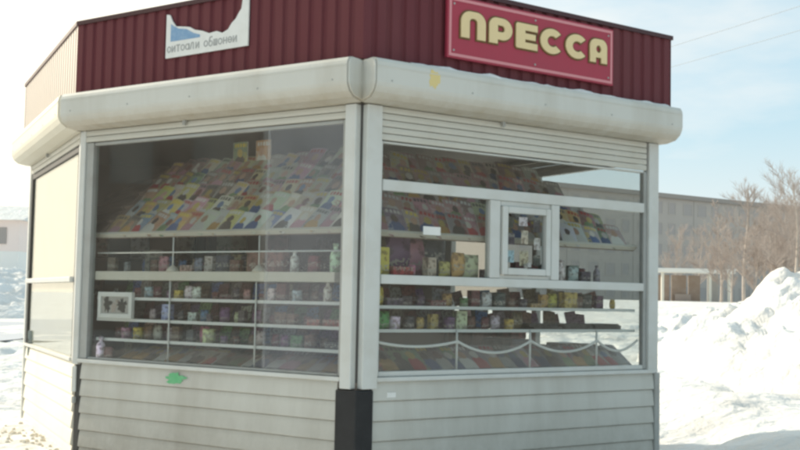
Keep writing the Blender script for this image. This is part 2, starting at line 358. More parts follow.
def wbox(mb, w, u0, u1, d0, d1, z0, z1):
    mb.hexa([w.p(u0, d1, z0), w.p(u1, d1, z0), w.p(u1, d0, z0), w.p(u0, d0, z0), w.p(u0, d1, z1), w.p(u1, d1, z1), w.p(u1, d0, z1), w.p(u0, d0, z1)])
def wprism(mb, w, prof, u0, u1):
    mb.sweep([w.p(u0, d, z) for d, z in prof], [w.p(u1, d, z) for d, z in prof])

kiosk = thing('press_kiosk', 'white glazed newspaper kiosk with burgundy ribbed parapet standing in snow', 'kiosk', (-.5, 9, 0))

SILL = .655
def siding(w, u0, u1, top=SILL-.004, kind='siding_panel', m='siding'):
    mb = MB(); z = top; h = .119
    while z > -.06:
        zb = max(z-h, -.06)
        prof = [(0, z), (.006, z-.002), (.012, z-.03), (.020, zb+.02), (.021, zb+.008), (.015, zb+.002), (0, zb+.002)]
        wprism(mb, w, prof, u0, u1); z -= h
        if zb <= -.06: break
    return mb.build(kind, M[m], kiosk)
siding(W['left'], .07, 2.375); siding(W['right'], .105, 2.545); siding(W['third'], .02, W['third'].len-.02, m='sunlitsiding')
siding(W['flank'], .03, W['flank'].len-.02); siding(W['back'], .02, W['back'].len-.02, 2.37)

# solid skirting behind siding so that no light leaks under the shelves
mb = MB(); P0 = offpoly(-.004); P1 = offpoly(-.05)
for i in range(5):
    j = (i+1) % 5; zt = 2.36 if i == 4 else SILL-.01
    mb.hexa([(*P0[i], -.05), (*P0[j], -.05), (*P1[j], -.05), (*P1[i], -.05), (*P0[i], zt), (*P0[j], zt), (*P1[j], zt), (*P1[i], zt)])
mb.build('inner_lining', M['inwall'], kiosk)

def slabpoly(name, d, z0, z1, m):
    mb = MB(); P = offpoly(d); mb.sweep([(*p, z0) for p in P], [(*p, z1) for p in P]); return mb.build(name, m, kiosk)
slabpoly('floor', -.06, .02, .08, M['floor'])
slabpoly('ceiling', -.012, 2.335, 2.375, M['ceil'])
slabpoly('roof', .02, 2.60, 2.72, M['asphaltroof'])
slabpoly('upper_band', -.003, 2.385, 2.595, M['inwall'])

# parapet of ribbed burgundy sheet
PO = .0818; PW = walls(PO); ZB, ZT = 2.566, 3.095
for nm in NAMES:
    w_ = PW[nm]; mb = MB(); prof = []; u = 0; per = .105
    while u < w_.len-.001:
        for du, d in ((0, 0), (.058, 0), (.068, -.013), (.095, -.013)):
            if u+du < w_.len: prof.append((u+du, d))
        u += per
    prof.append((w_.len, 0))
    for (a, da), (b, db) in zip(prof[:-1], prof[1:]):
        mb.face([w_.p(a, da, ZB), w_.p(b, db, ZB), w_.p(b, db, ZT), w_.p(a, da, ZT)])
    po_ = mb.build('parapet_panel', M['sunlitpar' if nm == 'third' else 'burg'], kiosk)
    if nm == 'third': po_['label'] = 'parapet panel at the sunlit end with sunlight put into its pale colour'
mb = MB(); Po, Pi = offpoly(PO+.012), offpoly(PO-.035)
for i in range(5):
    j = (i+1) % 5
    mb.hexa([(*Po[i], ZT-.018), (*Po[j], ZT-.018), (*Pi[j], ZT-.018), (*Pi[i], ZT-.018), (*Po[i], ZT+.012), (*Po[j], ZT+.012), (*Pi[j], ZT+.012), (*Pi[i], ZT+.012)])
mb.build('parapet_cap', M['burgdark'], kiosk)

# roller shutter boxes
BOXP = [(.0, 2.564), (.155, 2.566), (.185, 2.558), (.198, 2.538), (.201, 2.52), (.201, 2.415), (.196, 2.392), (.178, 2.358), (.14, 2.328), (.06, 2.312), (0, 2.312)]
for nm, a, b in (('left', -.045, 2.552), ('right', -.045, 2.64), ('third', -.02, W['third'].len+.035), ('flank', .05, W['flank'].len+.03)):
    w_ = W[nm]; mb = MB(); wprism(mb, w_, BOXP, a+.014, b-.014); bm_ = M['sunlitbox' if nm == 'third' else 'cream']; o = mb.build('shutter_box', bm_, kiosk)
    for u0, u1 in ((a, a+.012), (b-.012, b)):
        mb = MB(); wprism(mb, w_, [(max(d-.006, 0), z+(.006 if z < 2.44 else -.006)) for d, z in BOXP], u0, u1); mb.build('end_cap', bm_, o, bevel=.004)
    for k in range(5):
        uu = a+.12+(b-a-.24)*k/4; mb = MB(); mb.tube([w_.p(uu, .201, 2.43), w_.p(uu, .2035, 2.43)], .006, 8); mb.build('screw', M['greyframe'], o)
    mb = MB(); wbox(mb, w_, a+.014, b-.014, .2005, .2035, 2.508, 2.513); mb.build('seam', bm_, o)
    # small lugs under the box
    for uu in (w_.len*.42, ):
        mb = MB(); wbox(mb, w_, uu-.012, uu+.012, .03, .05, 2.28, 2.312); mb.build('lug', M['greyframe'], o)
# lowered shutter slats under the boxes
def slats(w_, u0, u1, z0, z1, d):
    mb = MB(); n = round((z1-z0)/.042); h = (z1-z0)/n
    for k in range(n):
        a = z0+k*h
        wprism(mb, w_, [(d-.012, a+.001), (d+.002, a+.003), (d+.0045, a+h*.5), (d+.002, a+h-.003), (d-.012, a+h-.001)], u0, u1)
    return mb.build('shutter_slats', M['slat'], kiosk)
slats(W['left'], .02, 2.40, 2.226, 2.310, .02)
slats(W['right'], .13, 2.45, 2.104, 2.310, .02)
slats(W['third'], .06, W['third'].len-.06, 2.226, 2.310, .02)
slats(W['flank'], .06, W['flank'].len-.06, 2.226, 2.310, .02)

# corner posts and pads
def post(w_, u0, u1, d0, d1, z0, z1, m, name='corner_post', bev=.006):
    mb = MB(); wbox(mb, w_, u0, u1, d0, d1, z0, z1); return mb.build(name, m, kiosk, bevel=bev)
post(W['left'], 2.412, 2.494, -.03, .045, .61, 2.308, M['white'])
post(W['right'], .012, .122, -.03, .045, .61, 2.308, M['white'])
mb = MB(); kk = [C-W['left'].e*.02+W['left'].n*.002, C+W['right'].e*.02+W['right'].n*.002, C+W['right'].e*.03-W['right'].n*.05, C-W['left'].e*.03-W['left'].n*.05]
mb.sweep([(*p, .61) for p in kk], [(*p, 2.5) for p in kk]); mb.build('post_gap', M['darkframe'], kiosk)
mb = MB(); wl, wr = W['left'], W['right']
k = offpoly(.045)[2]; k2 = offpoly(.001)[2]
ring = [wl.p(2.385, .001, 0), wl.p(2.385, .045, 0), Vector((*k, 0)), wr.p(.095, .045, 0), wr.p(.095, .001, 0), Vector((*k2, 0))]
mb.sweep([(p.x, p.y, -.05) for p in ring], [(p.x, p.y, .603) for p in ring]); mb.build('corner_guard', M['black'], kiosk, bevel=.006)
# left corner: grey jamb, narrow white strip, dark gap with a broken trim
post(W['left'], -.012, .045, -.03, .03, SILL-.02, 2.31, M['white'])
post(W['third'], W['third'].len-.10, W['third'].len-.015, -.03, .02, SILL+.0, 2.31, M['white'])
post(W['left'], .004, .062, -.02, .012, -.05, SILL-.022, M['darkframe'], 'corner_gap')
post(W['left'], -.012, .03, .014, .03, .44, SILL-.03, M['white'], 'broken_trim')
post(W['left'], .006, .034, .014, .04, .36, .41, M['greyframe'], 'pipe_clip')
# right corner
post(W['right'], 2.475, 2.575, -.03, .03, SILL, 2.31, M['white'])
post(W['right'], 2.549, 2.60, -.01, .028, -.05, SILL-.002, M['greyframe'], 'corner_trim')
post(W['flank'], W['flank'].len-.08, W['flank'].len, -.03, .03, -.05, 2.31, M['white'])
post(W['third'], .0, .07, -.03, .03, -.05, 2.31, M['white'])

# sills
def sill(w_, u0, u1, m=M['white']):
    mb = MB(); wbox(mb, w_, u0, u1, -.05, .035, SILL-.004, SILL+.022); return mb.build('window_sill', m, kiosk, bevel=.004)
sill(W['left'], .05, 2.405); sill(W['right'], .126, 2.545); sill(W['third'], .075, W['third'].len-.105); sill(W['flank'], .04, W['flank'].len-.09)

# windows: a frame part holding its panes
def window(w_, bars, panes, m=M['white'], glass=None, name='window_frame'):
    mb = MB()
    for u0, u1, z0, z1, d in bars: wbox(mb, w_, u0, u1, -.035, d, z0, z1)
    f = mb.build(name, m, kiosk, bevel=.004)
    for k, (u0, u1, z0, z1, d, g) in enumerate(panes):
        mb = MB(); wbox(mb, w_, u0, u1, d-.003, d+.003, z0, z1); mb.build('pane', M[g], f)
    return f
Z0 = SILL+.024
window(W['left'], [(.048, .122, Z0, 2.222, .018), (2.375, 2.409, Z0, 2.222, .012), (.124, 2.373, 2.20, 2.222, .01), (.124, 2.373, Z0, Z0+.014, .01)],
       [(.12, 1.775, Z0+.012, 2.203, -.012, 'glass'), (1.765, 2.378, Z0+.012, 2.203, .0, 'glassveiled')], M['greyframe'])
window(W['right'], [(.126, .150, Z0, 2.100, .012), (.152, 2.44, 1.800, 1.868, .016), (.152, 2.44, 1.236, 1.292, .016), (.998, 1.083, 1.294, 1.798, .018), (1.535, 1.607, 1.294, 1.798, .018),
                    (.152, 2.44, Z0, Z0+.03, .008), (.152, 2.44, 2.088, 2.100, .008)],
       [(.148, 2.442, 1.866, 2.09, -.008, 'glass'), (.148, 1.0, 1.29, 1.802, -.008, 'glass'), (1.605, 2.442, 1.29, 1.802, -.008, 'glassclean'), (.148, 2.442, Z0+.028, 1.238, -.008, 'glass')])
post(W['right'], 2.441, 2.474, -.035, .010, Z0, 2.10, M['greyframe'], 'window_jamb')
# service hatch in the middle bay
mb = MB()
for u0, u1, z0, z1 in ((1.096, 1.142, 1.318, 1.765), (1.478, 1.520, 1.318, 1.765), (1.144, 1.476, 1.318, 1.362), (1.144, 1.476, 1.722, 1.765)): wbox(mb, W['right'], u0, u1, -.02, .03, z0, z1)
hatch = mb.build('service_hatch', M['white'], kiosk, bevel=.005)
mb = MB(); wbox(mb, W['right'], 1.135, 1.485, -.003, .003, 1.355, 1.73); mb.build('pane', M['glassclean'], hatch)
mb = MB(); wbox(mb, W['right'], 1.30, 1.33, .031, .045, 1.37, 1.40); wbox(mb, W['right'], 1.30, 1.33, .003, .031, 1.38, 1.39); mb.build('handle', M['greyframe'], hatch)
mb = MB()
for u0, u1, z0, z1 in ((1.085, 1.094, 1.294, 1.798), (1.522, 1.533, 1.294, 1.798), (1.096, 1.520, 1.294, 1.315), (1.096, 1.520, 1.768, 1.798)): wbox(mb, W['right'], u0, u1, -.03, .004, z0, z1)
mb.build('hatch_surround', M['white'], kiosk)
# third side: window closed by cream panels, dark frame; flank: two bays of clear glass
tl = W['third'].len
window(W['third'], [(.075, .125, Z0, 2.222, .02), (tl-.125, tl-.103, Z0, 2.222, .02), (.127, tl-.127, 2.175, 2.222, .018)], [(.12, tl-.12, Z0, 2.18, .002, 'glassclean')], M['darkframe'])
mb = MB(); wbox(mb, W['third'], .11, tl-.11, -.016, -.004, 1.242, 2.21); mb.build('closed_panel', M['blind'], kiosk)
mb = MB(); wbox(mb, W['third'], .11, tl-.11, -.016, -.004, Z0-.01, 1.240); mb.build('closed_panel', M['blind'], kiosk)
mb = MB(); wbox(mb, W['third'], .127, tl-.127, .006, .05, 1.222, 1.262); mb.build('ledge', M['white'], kiosk, bevel=.005)
fl = W['flank'].len
window(W['flank'], [(.04, .075, Z0, 2.222, .02), (fl-.12, fl-.082, Z0, 2.222, .02), (fl/2-.03, fl/2+.03, Z0, 2.222, .018), (.077, fl/2-.032, 2.18, 2.222, .018), (fl/2+.032, fl-.122, 2.18, 2.222, .018)],
       [(.07, fl/2-.025, Z0, 2.19, -.004, 'glassclean'), (fl/2+.025, fl-.115, Z0, 2.19, -.004, 'glassclean')])
# door in the back wall
bl = W['back'].len
mb = MB(); wbox(mb, W['back'], bl*.42, bl*.42+.85, .024, .05, .03, 2.05); dr = mb.build('door', M['siding'], kiosk, bevel=.005)
mb = MB(); wbox(mb, W['back'], bl*.42+.74, bl*.42+.78, .052, .09, 1.0, 1.12); mb.build('handle', M['greyframe'], dr)

# inner counters (pale laminate ledge behind the glass)
def ledge(nm, u0, u1, z0, z1, d0, d1):
    mb = MB(); wbox(mb, W[nm], u0, u1, d0, d1, z0, z1); return mb.build('counter', M['counter'], kiosk, bevel=.004)
ledge('left', .13, 2.30, 1.240, 1.302, -.44, -.03)
ledge('right', .16, 2.32, 1.244, 1.290, -.44, -.04)

# snow lying on the boxes
def snowstrip(nm, u0, u1, label):
    w_ = W[nm]; mb = MB(); n = 70; ring = []
    for k in range(n+1):
        u = u0+(u1-u0)*k/n; h = max(.004, .006+.02*noise.fractal(Vector((u*5, 3 if nm == 'left' else 8, 0)), 1, 2, 4)); dd = .17+.02*noise.noise(Vector((u*6, 1, 5)))
        ring.append([w_.p(u, .098, 2.567), w_.p(u, .10, 2.57+h*.9), w_.p(u, .14, 2.57+h), w_.p(u, dd, 2.555+h*.6), w_.p(u, dd+.008, 2.553)])
    for a, b in zip(ring[:-1], ring[1:]):
        for k in range(4): mb.face([a[k], b[k], b[k+1], a[k+1]])
    tag(mb.build('snow_strip', M['snow'], smooth=True), label, 'snow')
snowstrip('right', .25, 2.55, 'thin crust of snow on the roller shutter box below the red sign')

# marks: green dab, yellow stain, stickers -- each on the surface that carries it
def blob(w_, uc, zc, ru, rz, d, seed, n=44, rag=.55):
    mb = MB(); pts = []
    for k in range(n):
        t = 2*math.pi*k/n; q = 1+rag*noise.fractal(Vector((math.cos(t)*1.7, math.sin(t)*1.7, seed)), .8, 2.2, 4)
        pts.append((uc+ru*q*math.cos(t), zc+rz*q*math.sin(t)))
    mb.sweep([w_.p(u, d, z) for u, z in pts], [w_.p(u, d+.0015, z) for u, z in pts]); return mb
blob(W['left'], 1.03, .592, .085, .032, .0205, 2.2).build('paint_dab', M['green'], kiosk)
blob(W['right'], .39, 2.478, .045, .05, .2005, 5.1).build('stain', M['yellowstain'], kiosk)
mb = MB(); wbox(mb, W['right'], .21, .275, .0185, .0205, .555, .585); tag(mb.build('sticker', M['paper']), 'small white sticker on the siding just right of the black corner guard', 'sticker')
mb = MB(); wbox(mb, W['right'], .475, .61, -.0045, -.003, 1.548, 1.600); tag(mb.build('sticker', M['paper']), 'white price sticker on the window glass left of the service hatch', 'sticker')

# ------------------------------------------------------------------ the sign ПРЕССА
wp = PW['right']
sign = thing('sign_board', 'crimson sign with pink border and pale yellow letters fixed to the burgundy parapet', 'sign', wp.p(1.34, .03, 2.66))
SU0, SU1, SZ0, SZ1 = .606, 2.068, 2.655, 3.050
mb = MB(); wbox(mb, wp, SU0, SU1, .004, .030, SZ0, SZ1); mb.build('panel', M['signred'], sign, bevel=.003)
mb = MB()
i0, i1, bt = .012, .030, .0025
for u0, u1, z0, z1 in ((SU0+i0, SU0+i1, SZ0+i0, SZ1-i0), (SU1-i1, SU1-i0, SZ0+i0, SZ1-i0), (SU0+i1, SU1-i1, SZ0+i0, SZ0+i1), (SU0+i1, SU1-i1, SZ1-i1, SZ1-i0)):
    wbox(mb, wp, u0, u1, .0302, .0302+bt, z0, z1)
mb.build('border', M['signpink'], sign)

for u in (SU0+.05, (SU0+SU1)/2, SU1-.05):
    for z in (SZ0+.05, SZ1-.05):
        mb = MB(); a_ = wp.p(u, .030, z); b_ = wp.p(u, .0345, z); mb.tube([a_, b_], .007, 10); mb.build('screw', M['greyframe'], sign)
def arc(cx, cy, rx, ry, a0, a1, n=10): return [(cx+rx*math.cos(R(a0+(a1-a0)*k/n)), cy+ry*math.sin(R(a0+(a1-a0)*k/n))) for k in range(n+1)]
GL = {  # glyph: width, outlines (outer first, then holes) in a unit-height box
 'П': (1.06, [[(0, 0)]+arc(.40, .60, .40, .40, 180, 90)+arc(.66, .60, .40, .40, 90, 0)+[(1.06, 0), (.70, 0), (.70, .62)]+arc(.53, .62, .17, .13, 0, 180)[1:-1]+[(.36, .62), (.36, 0)]]),
 'Р': (.98, [[(0, 0)]+arc(.30, .68, .30, .32, 180, 90)+arc(.56, .58, .42, .42, 90, -90, 16)+[(.36, .17), (.36, 0)], list(reversed([(.36, .46)]+arc(.54, .59, .12, .13, -90, 90)+[(.36, .72)]))]),
 'Е': (.88, [[(0, .06), (.05, 0), (.88, 0), (.88, .26), (.37, .26), (.37, .38), (.80, .38), (.80, .62), (.37, .62), (.37, .74), (.88, .74), (.88, 1), (.05, 1), (0, .94)]]),
 'С': (.98, [arc(.52, .5, .52, .5, 42, 318, 26)+list(reversed(arc(.54, .5, .23, .22, 48, 312, 20)))]),
 'А': (.94, [[(0, 0)]+arc(.32, .68, .32, .32, 180, 90)+arc(.62, .68, .32, .32, 90, 0)+[(.94, 0), (.62, 0), (.62, .22), (.32, .22), (.32, 0)], list(reversed(arc(.47, .58, .14, .16, 0, 350, 14)))]),
}
def glyph(ch, w_, u, z, hgt, wid, d, ext, m, name, parent, offset=0.):
    cu = bpy.data.curves.new(name, 'CURVE'); cu.dimensions = '2D'; cu.fill_mode = 'BOTH'; cu.extrude = ext; cu.offset = offset
    gw, outs = GL[ch]
    for pts in outs:
        s = cu.splines.new('POLY'); s.points.add(len(pts)-1); s.use_cyclic_u = True
        for p, (x, y) in zip(s.points, pts): p.co = (x/gw*wid, y*hgt, 0, 1)
    tmp = bpy.data.objects.new('tmp', cu); me = bpy.data.meshes.new_from_object(tmp); bpy.data.objects.remove(tmp); bpy.data.curves.remove(cu)
    e = Vector((w_.e.x, w_.e.y, 0)); n = Vector((w_.n.x, w_.n.y, 0)); o0 = w_.p(u, d, z)
    for v in me.vertices: c_ = v.co.copy(); v.co = o0+e*c_.x+Vector((0, 0, c_.y))+n*c_.z
    me.materials.clear(); me.materials.append(m)
    o = bpy.data.objects.new(name, me); col.objects.link(o); attach(o, parent); return o
for ch, u0, u1, hh in (('П', .706, .905, .172), ('Р', .935, 1.128, .168), ('Е', 1.162, 1.348, .166), ('С', 1.375, 1.570, .168), ('С', 1.605, 1.800, .166), ('А', 1.832, 1.995, .164)):
    lt = glyph(ch, wp, u0, 2.795, hh, u1-u0, .0388, .004, M['letter'], 'letter', sign)
    glyph(ch, wp, u0, 2.795, hh, u1-u0, .0328, .0012, M['olive'], 'letter_outline', lt, .011)

# ------------------------------------------------------------------ torn poster on the left parapet
wq = PW['left']
poster = thing('torn_poster', 'torn white poster remnant with faded blue print on the burgundy parapet', 'poster', wq.p(1.29, .01, 2.73))
edge = [(.930, 3.035), (.960, 3.03), (.985, 2.985), (1.02, 2.945), (1.09, 2.935), (1.15, 2.925), (1.20, 2.90), (1.27, 2.885), (1.33, 2.862), (1.40, 2.868), (1.45, 2.850), (1.50, 2.868), (1.53, 2.905), (1.565, 2.93), (1.59, 2.965), (1.612, 2.99), (1.622, 3.05), (1.640, 3.072), (1.676, 3.07)]
low = [(1.668, 2.742), (.917, 2.735)]
mb = MB(); pts = low+edge
# triangulate as a strip between the torn edge and the straight foot
for (a, za), (b, zb) in zip(edge[:-1], edge[1:]):
    fa, fb = [2.735+(x-.917)/(1.668-.917)*.007 for x in (a, b)]
    mb.hexa([wq.p(a, .014, fa), wq.p(b, .014, fb), wq.p(b, .004, fb), wq.p(a, .004, fa), wq.p(a, .014, za), wq.p(b, .014, zb), wq.p(b, .004, zb), wq.p(a, .004, za)])
mb.build('sheet', M['paper'], poster)
mb = MB()
for (a, za), (b, zb) in zip([(.975, 2.965), (1.0, 2.95), (1.05, 2.925), (1.12, 2.915), (1.19, 2.88)], [(1.0, 2.95), (1.05, 2.925), (1.12, 2.915), (1.19, 2.88), (1.25, 2.862)]):
    mb.hexa([wq.p(a, .016, 2.845), wq.p(b, .016, 2.845), wq.p(b, .0145, 2.845), wq.p(a, .0145, 2.845), wq.p(a, .016, za), wq.p(b, .016, zb), wq.p(b, .0145, zb), wq.p(a, .0145, za)])
mb.build('blue_print', M['blueprint'], poster)
mb = MB(); rr = random.Random(3)
def stroke(u0, z0, u1, z1, t=.012):
    a, b = Vector((u0, z0)), Vector((u1, z1)); d = (b-a).normalized(); s_ = Vector((-d.y, d.x))*t/2
    q = [a-s_, b-s_, b+s_, a+s_]
    mb.hexa([wq.p(x.x, .016, x.y) for x in q][0:4]+[wq.p(x.x, .0145, x.y) for x in q])
def ring(u, z, r):
    for k in range(8): stroke(u+r*math.cos(k*.785), z+r*1.15*math.sin(k*.785), u+r*math.cos(k*.785+.8), z+r*1.15*math.sin(k*.785+.8), .007)
for u0, glyphs in ((.950, 'оитсал'), (1.215, 'и'), (1.292, 'обшснеи')):
    mb = MB(); u = u0
    for ch in glyphs:
        z = 2.770+(u-.95)*.010; h = .044; w2 = .027
        if ch in 'осеа': ring(u+.013, z+h/2, .0165)
        if ch == 'б': ring(u+.013, z+.018, .0155); stroke(u, z+.03, u+.006, z+.058, .008); stroke(u+.004, z+.058, u+.028, z+.062, .008)
        if ch == 'е': stroke(u, z+h/2, u+.027, z+h/2, .007)
        if ch == 'а': stroke(u+.028, z, u+.028, z+h, .008)
        if ch in 'ишнтл': stroke(u+.026, z, u+.026, z+h, .008) if ch != 'т' else stroke(u+.013, z, u+.013, z+h, .009)
        if ch in 'ишн': stroke(u, z, u, z+h, .008)
        if ch == 'и': stroke(u+.002, z+.004, u+.024, z+h-.004, .007)
        if ch == 'ш': stroke(u+.013, z, u+.013, z+h, .007); stroke(u, z+.003, u+.027, z+.003, .007)
        if ch == 'н': stroke(u, z+h/2, u+.026, z+h/2, .007)
        if ch == 'т': stroke(u-.004, z+h, u+.030, z+h, .008)
        if ch == 'л': stroke(u-.002, z, u+.010, z+h, .008); stroke(u+.010, z+h, u+.026, z+h, .008)
        u += .043
    mb.build('word', M['ink'], poster)

# ------------------------------------------------------------------ magazine racks and magazines
ORD = ['first', 'second', 'third', 'fourth', 'fifth', 'sixth', 'seventh', 'eighth', 'ninth', 'tenth', 'eleventh', 'twelfth', 'thirteenth', 'fourteenth', 'fifteenth', 'sixteenth', 'seventeenth', 'eighteenth', 'nineteenth', 'twentieth', 'twenty first', 'twenty second', 'twenty third', 'twenty fourth']
def rack(nm, d0, z0, d1, z1, label):
    o = offpoly(d0); q = offpoly(d1); i = NAMES.index(nm)
    a, b, c, d = Vector((*o[i], z0)), Vector((*o[i+1], z0)), Vector((*q[i+1], z1)), Vector((*q[i], z1))
    w_ = W[nm]; t = thing('magazine_rack', label, 'magazine rack', w_.p(w_.len/2, d0, z0))
    up = ((d+c)/2-(a+b)/2); nn = (b-a).cross(up).normalized()
    sh = Vector(w_.p(.012, 0, 0)-w_.p(0, 0, 0))
    a, b, c, d = a+sh, b-sh, c-sh, d+sh
    mb = MB(); th = nn*.014; mb.hexa([a-th, b-th, b, a, d-th, c-th, c, d]); mb.build('back_board', M['board'], t)
    up_ = (up-(b-a).normalized()*up.dot((b-a).normalized())); ul = up_.length; up_.normalize()
    lips = []
    for k in range(5):
        f = k/5
        p, r_ = a+(d-a)*f, b+(c-b)*f
        mb = MB(); q1, q2 = nn*(.03 if k else .035), up_*.028
        mb.hexa([p+nn*.001-up_*.006, r_+nn*.001-up_*.006, r_+q1-up_*.006, p+q1-up_*.006, p+q1*.9+q2*.05, r_+q1*.9+q2*.05, r_+q1+q2*.5, p+q1+q2*.5])
        mb.build('lip', M['counter'] if k == 0 else M['board'], t); lips.append((p, r_))
    return t, lips, up_, nn
# one magazine, spine at the left, bowed a little; local X across, Y up the cover, Z out of the cover
mb = MB(); mw, mh, nsg = .158, .215, 5
for k in range(nsg):
    x0, x1 = -mw/2+mw*k/nsg, -mw/2+mw*(k+1)/nsg
    z_ = lambda x: .009*(1-(x/(mw/2))**2)
    mb.hexa([(x0, 0, z_(x0)), (x1, 0, z_(x1)), (x1, mh, z_(x1)+.003), (x0, mh, z_(x0)+.003), (x0, 0, z_(x0)+.005), (x1, 0, z_(x1)+.005), (x1, mh, z_(x1)+.008), (x0, mh, z_(x0)+.008)])
magmesh = mb.mesh('magazine', M['cover'])
def place(me, name, x, y, z, loc, color, label, cat, group, scale=1., shade=1.):
    o = bpy.data.objects.new(name, me); col.objects.link(o)
    m = Matrix((x, y, z)).transposed().to_4x4(); m.translation = loc
    o.matrix_world = m @ Matrix.Diagonal((scale, scale, scale, 1)) if scale != 1. else m
    j = lambda c: max(0, min(1, c*random.uniform(.8, 1.2)))
    o.color = (j(color[0]), j(color[1]), j(color[2]), shade); return tag(o, label, cat, group)
def fill_rack(res, wname, win, palette, pitch):
    t, lips, up, nn = res
    for k, (p, r_) in enumerate(lips):
        e = (r_-p).normalized(); ln = (r_-p).length; n = int((ln-.10)/pitch); o0 = (ln-(n-1)*pitch)/2
        row = ['bottom row', 'second row up', 'third row up', 'fourth row up', 'top row'][k]
        for i in range(n):
            cn_ = random.choice(palette[min(k, 3)]); tilt = random.uniform(-.36, -.04)
            y_ = (up*math.cos(.09)+nn*math.sin(.09)); z_ = e.cross(y_).normalized()
            x2 = (e*math.cos(tilt)+y_*math.sin(tilt)); y2 = z_.cross(x2)
            loc = p+e*(o0+i*pitch)+up*.004+nn*(.008+.006*(i % 2))
            place(magmesh, 'magazine', x2, y2, z_, loc, GOODS[cn_], f'{cn_} magazine, {ORD[i]} from left in the {row} of the {win} window rack', 'magazine', f'magazines on the {win} window rack', random.uniform(.84, 1.0), random.uniform(.6, 1.0) if win == 'left' else random.uniform(.6, 1.0))
rack('third', -.10, 1.548, -.66, 2.10, 'brown sloped rack seen from behind at the sunlit end of the kiosk')
pl = [['white', 'blue', 'pale blue', 'orange', 'cream', 'yellow', 'pink', 'white', 'brown'], ['yellow', 'cream', 'orange', 'pale blue', 'pink', 'cream', 'white'], ['brown', 'pink', 'cream', 'orange', 'yellow', 'cream'], ['pink', 'brown', 'green', 'orange', 'dark red', 'cream']]
resL = rack('left', -.10, 1.548, -.66, 2.10, 'sloped magazine rack behind the left window')
fill_rack(resL, 'left', 'left', pl, .122)
pr = [['dark red', 'purple', 'brown', 'green', 'grey', 'pink', 'white'], ['yellow', 'grey', 'cream', 'dark red', 'green', 'pink', 'pale blue'], ['brown', 'dark red', 'grey', 'cream', 'pink'], ['brown', 'cream', 'dark red', 'pink', 'grey']]
resR = rack('right', -.10, 1.535, -.66, 2.08, 'sloped magazine rack behind the right window')
fill_rack(resR, 'right', 'right', pr, .122)

# ------------------------------------------------------------------ lower shelves and their goods
def box_mesh(wd, dp, ht, flap=True):
    mb = MB(); mb.box(-wd/2, wd/2, -dp/2, dp/2, 0, ht)
    me = mb.mesh('small_box', M['goods']); bm = bmesh.new(); bm.from_mesh(me); bmesh.ops.bevel(bm, geom=bm.edges[:], offset=min(wd, dp, ht)*.06, segments=2, affect='EDGES', profile=.5); bm.to_mesh(me); bm.free(); return me
BOXM = [box_mesh(.10, .05, .09), box_mesh(.075, .045, .11), box_mesh(.14, .08, .05), box_mesh(.06, .03, .085)]
mb = MB(); mb.lathe([(.024, 0), (.027, .006), (.027, .075), (.022, .092), (.011, .104), (.011, .118), (.014, .119), (.014, .132)]); BOT = mb.mesh('bottle', M['goods'], True)
mb = MB()
for j in range(9):
    z = .10*j/8; r = .033*(1-abs(j/4-1)**2.2)*.6+.002; ww = .042
    for k in range(10): a = 2*math.pi*k/10; mb.v.append((ww*math.cos(a)*(1 if 0 < j < 8 else .97), r*math.sin(a), z))
for j in range(8):
    for k in range(10): mb.f.append((j*10+k, j*10+(k+1) % 10, (j+1)*10+(k+1) % 10, (j+1)*10+k))
mb.f.append(tuple(range(9, -1, -1))); mb.f.append(tuple(80+k for k in range(10)))
PKT = mb.mesh('packet', M['goods'], True)
mb = MB(); mb.lathe([(.036, 0), (.038, .003), (.038, .06), (.036, .063), (.039, .064), (.039, .080), (.034, .083)]); JAR = mb.mesh('jar', M['goods'], True)
mb = MB(); mb.lathe([(.026, 0), (.030, .05), (.036, .095), (.038, .098), (.036, .100), (.026, .094)]); CUP = mb.mesh('cup', M['goods'], True)
KINDS = {'jar': ([JAR], 'jar', 'jar'), 'cup': ([CUP], 'cup', 'cup'), 'small_box': (BOXM, 'box', 'carton'), 'bottle': ([BOT], 'bottle', 'bottle'), 'packet': ([PKT], 'packet', 'puffy packet')}
def stand(w_, u, d, z, kind, colour, label, group=None, scale=1., rz=None, mi=None):
    me = random.choice(KINDS[kind][0]) if mi is None else KINDS[kind][0][mi]
    rz = random.uniform(-.25, .25) if rz is None else rz
    e = Vector((w_.e.x, w_.e.y, 0)); n = Vector((w_.n.x, w_.n.y, 0))
    x = e*math.cos(rz)+n*math.sin(rz); y = Vector((0, 0, 1)).cross(x)
    return place(me, kind, x, y, Vector((0, 0, 1)), w_.p(u, d, z), GOODS[colour], label, KINDS[kind][1], group, scale)

def shelf_unit(nm, u0, u1, levels, rods, label, depth=.30):
    w_ = W[nm]; t = thing('shelf_unit', label, 'shelf unit', w_.p((u0+u1)/2, -.05, .67))
    for z in levels:
        mb = MB(); wbox(mb, w_, u0, u1, -.06-depth, -.062, z-.008, z); s_ = mb.build('shelf', M['board'], t)
        mb = MB(); wbox(mb, w_, u0, u1, -.060, -.052, z-.014, z+.006); mb.build('shelf_edge', M['wire'], s_)
    for u in rods:
        mb = MB(); mb.tube([w_.p(u, -.043, .66), w_.p(u, -.043, 1.24)], .0055, 8); mb.build('upright', M['wire'], t, smooth=True)
    if nm == 'left': mb = MB(); wbox(mb, w_, u0, u1, -.40-depth+.30, -.385-depth+.30, .66, 1.235); mb.build('back_panel', M['inwall'], t)
    return t
shelf_unit('left', .14, 2.36, (1.115, .965, .825), (.88, 1.66), 'low display unit with three thin shelves behind the left window')
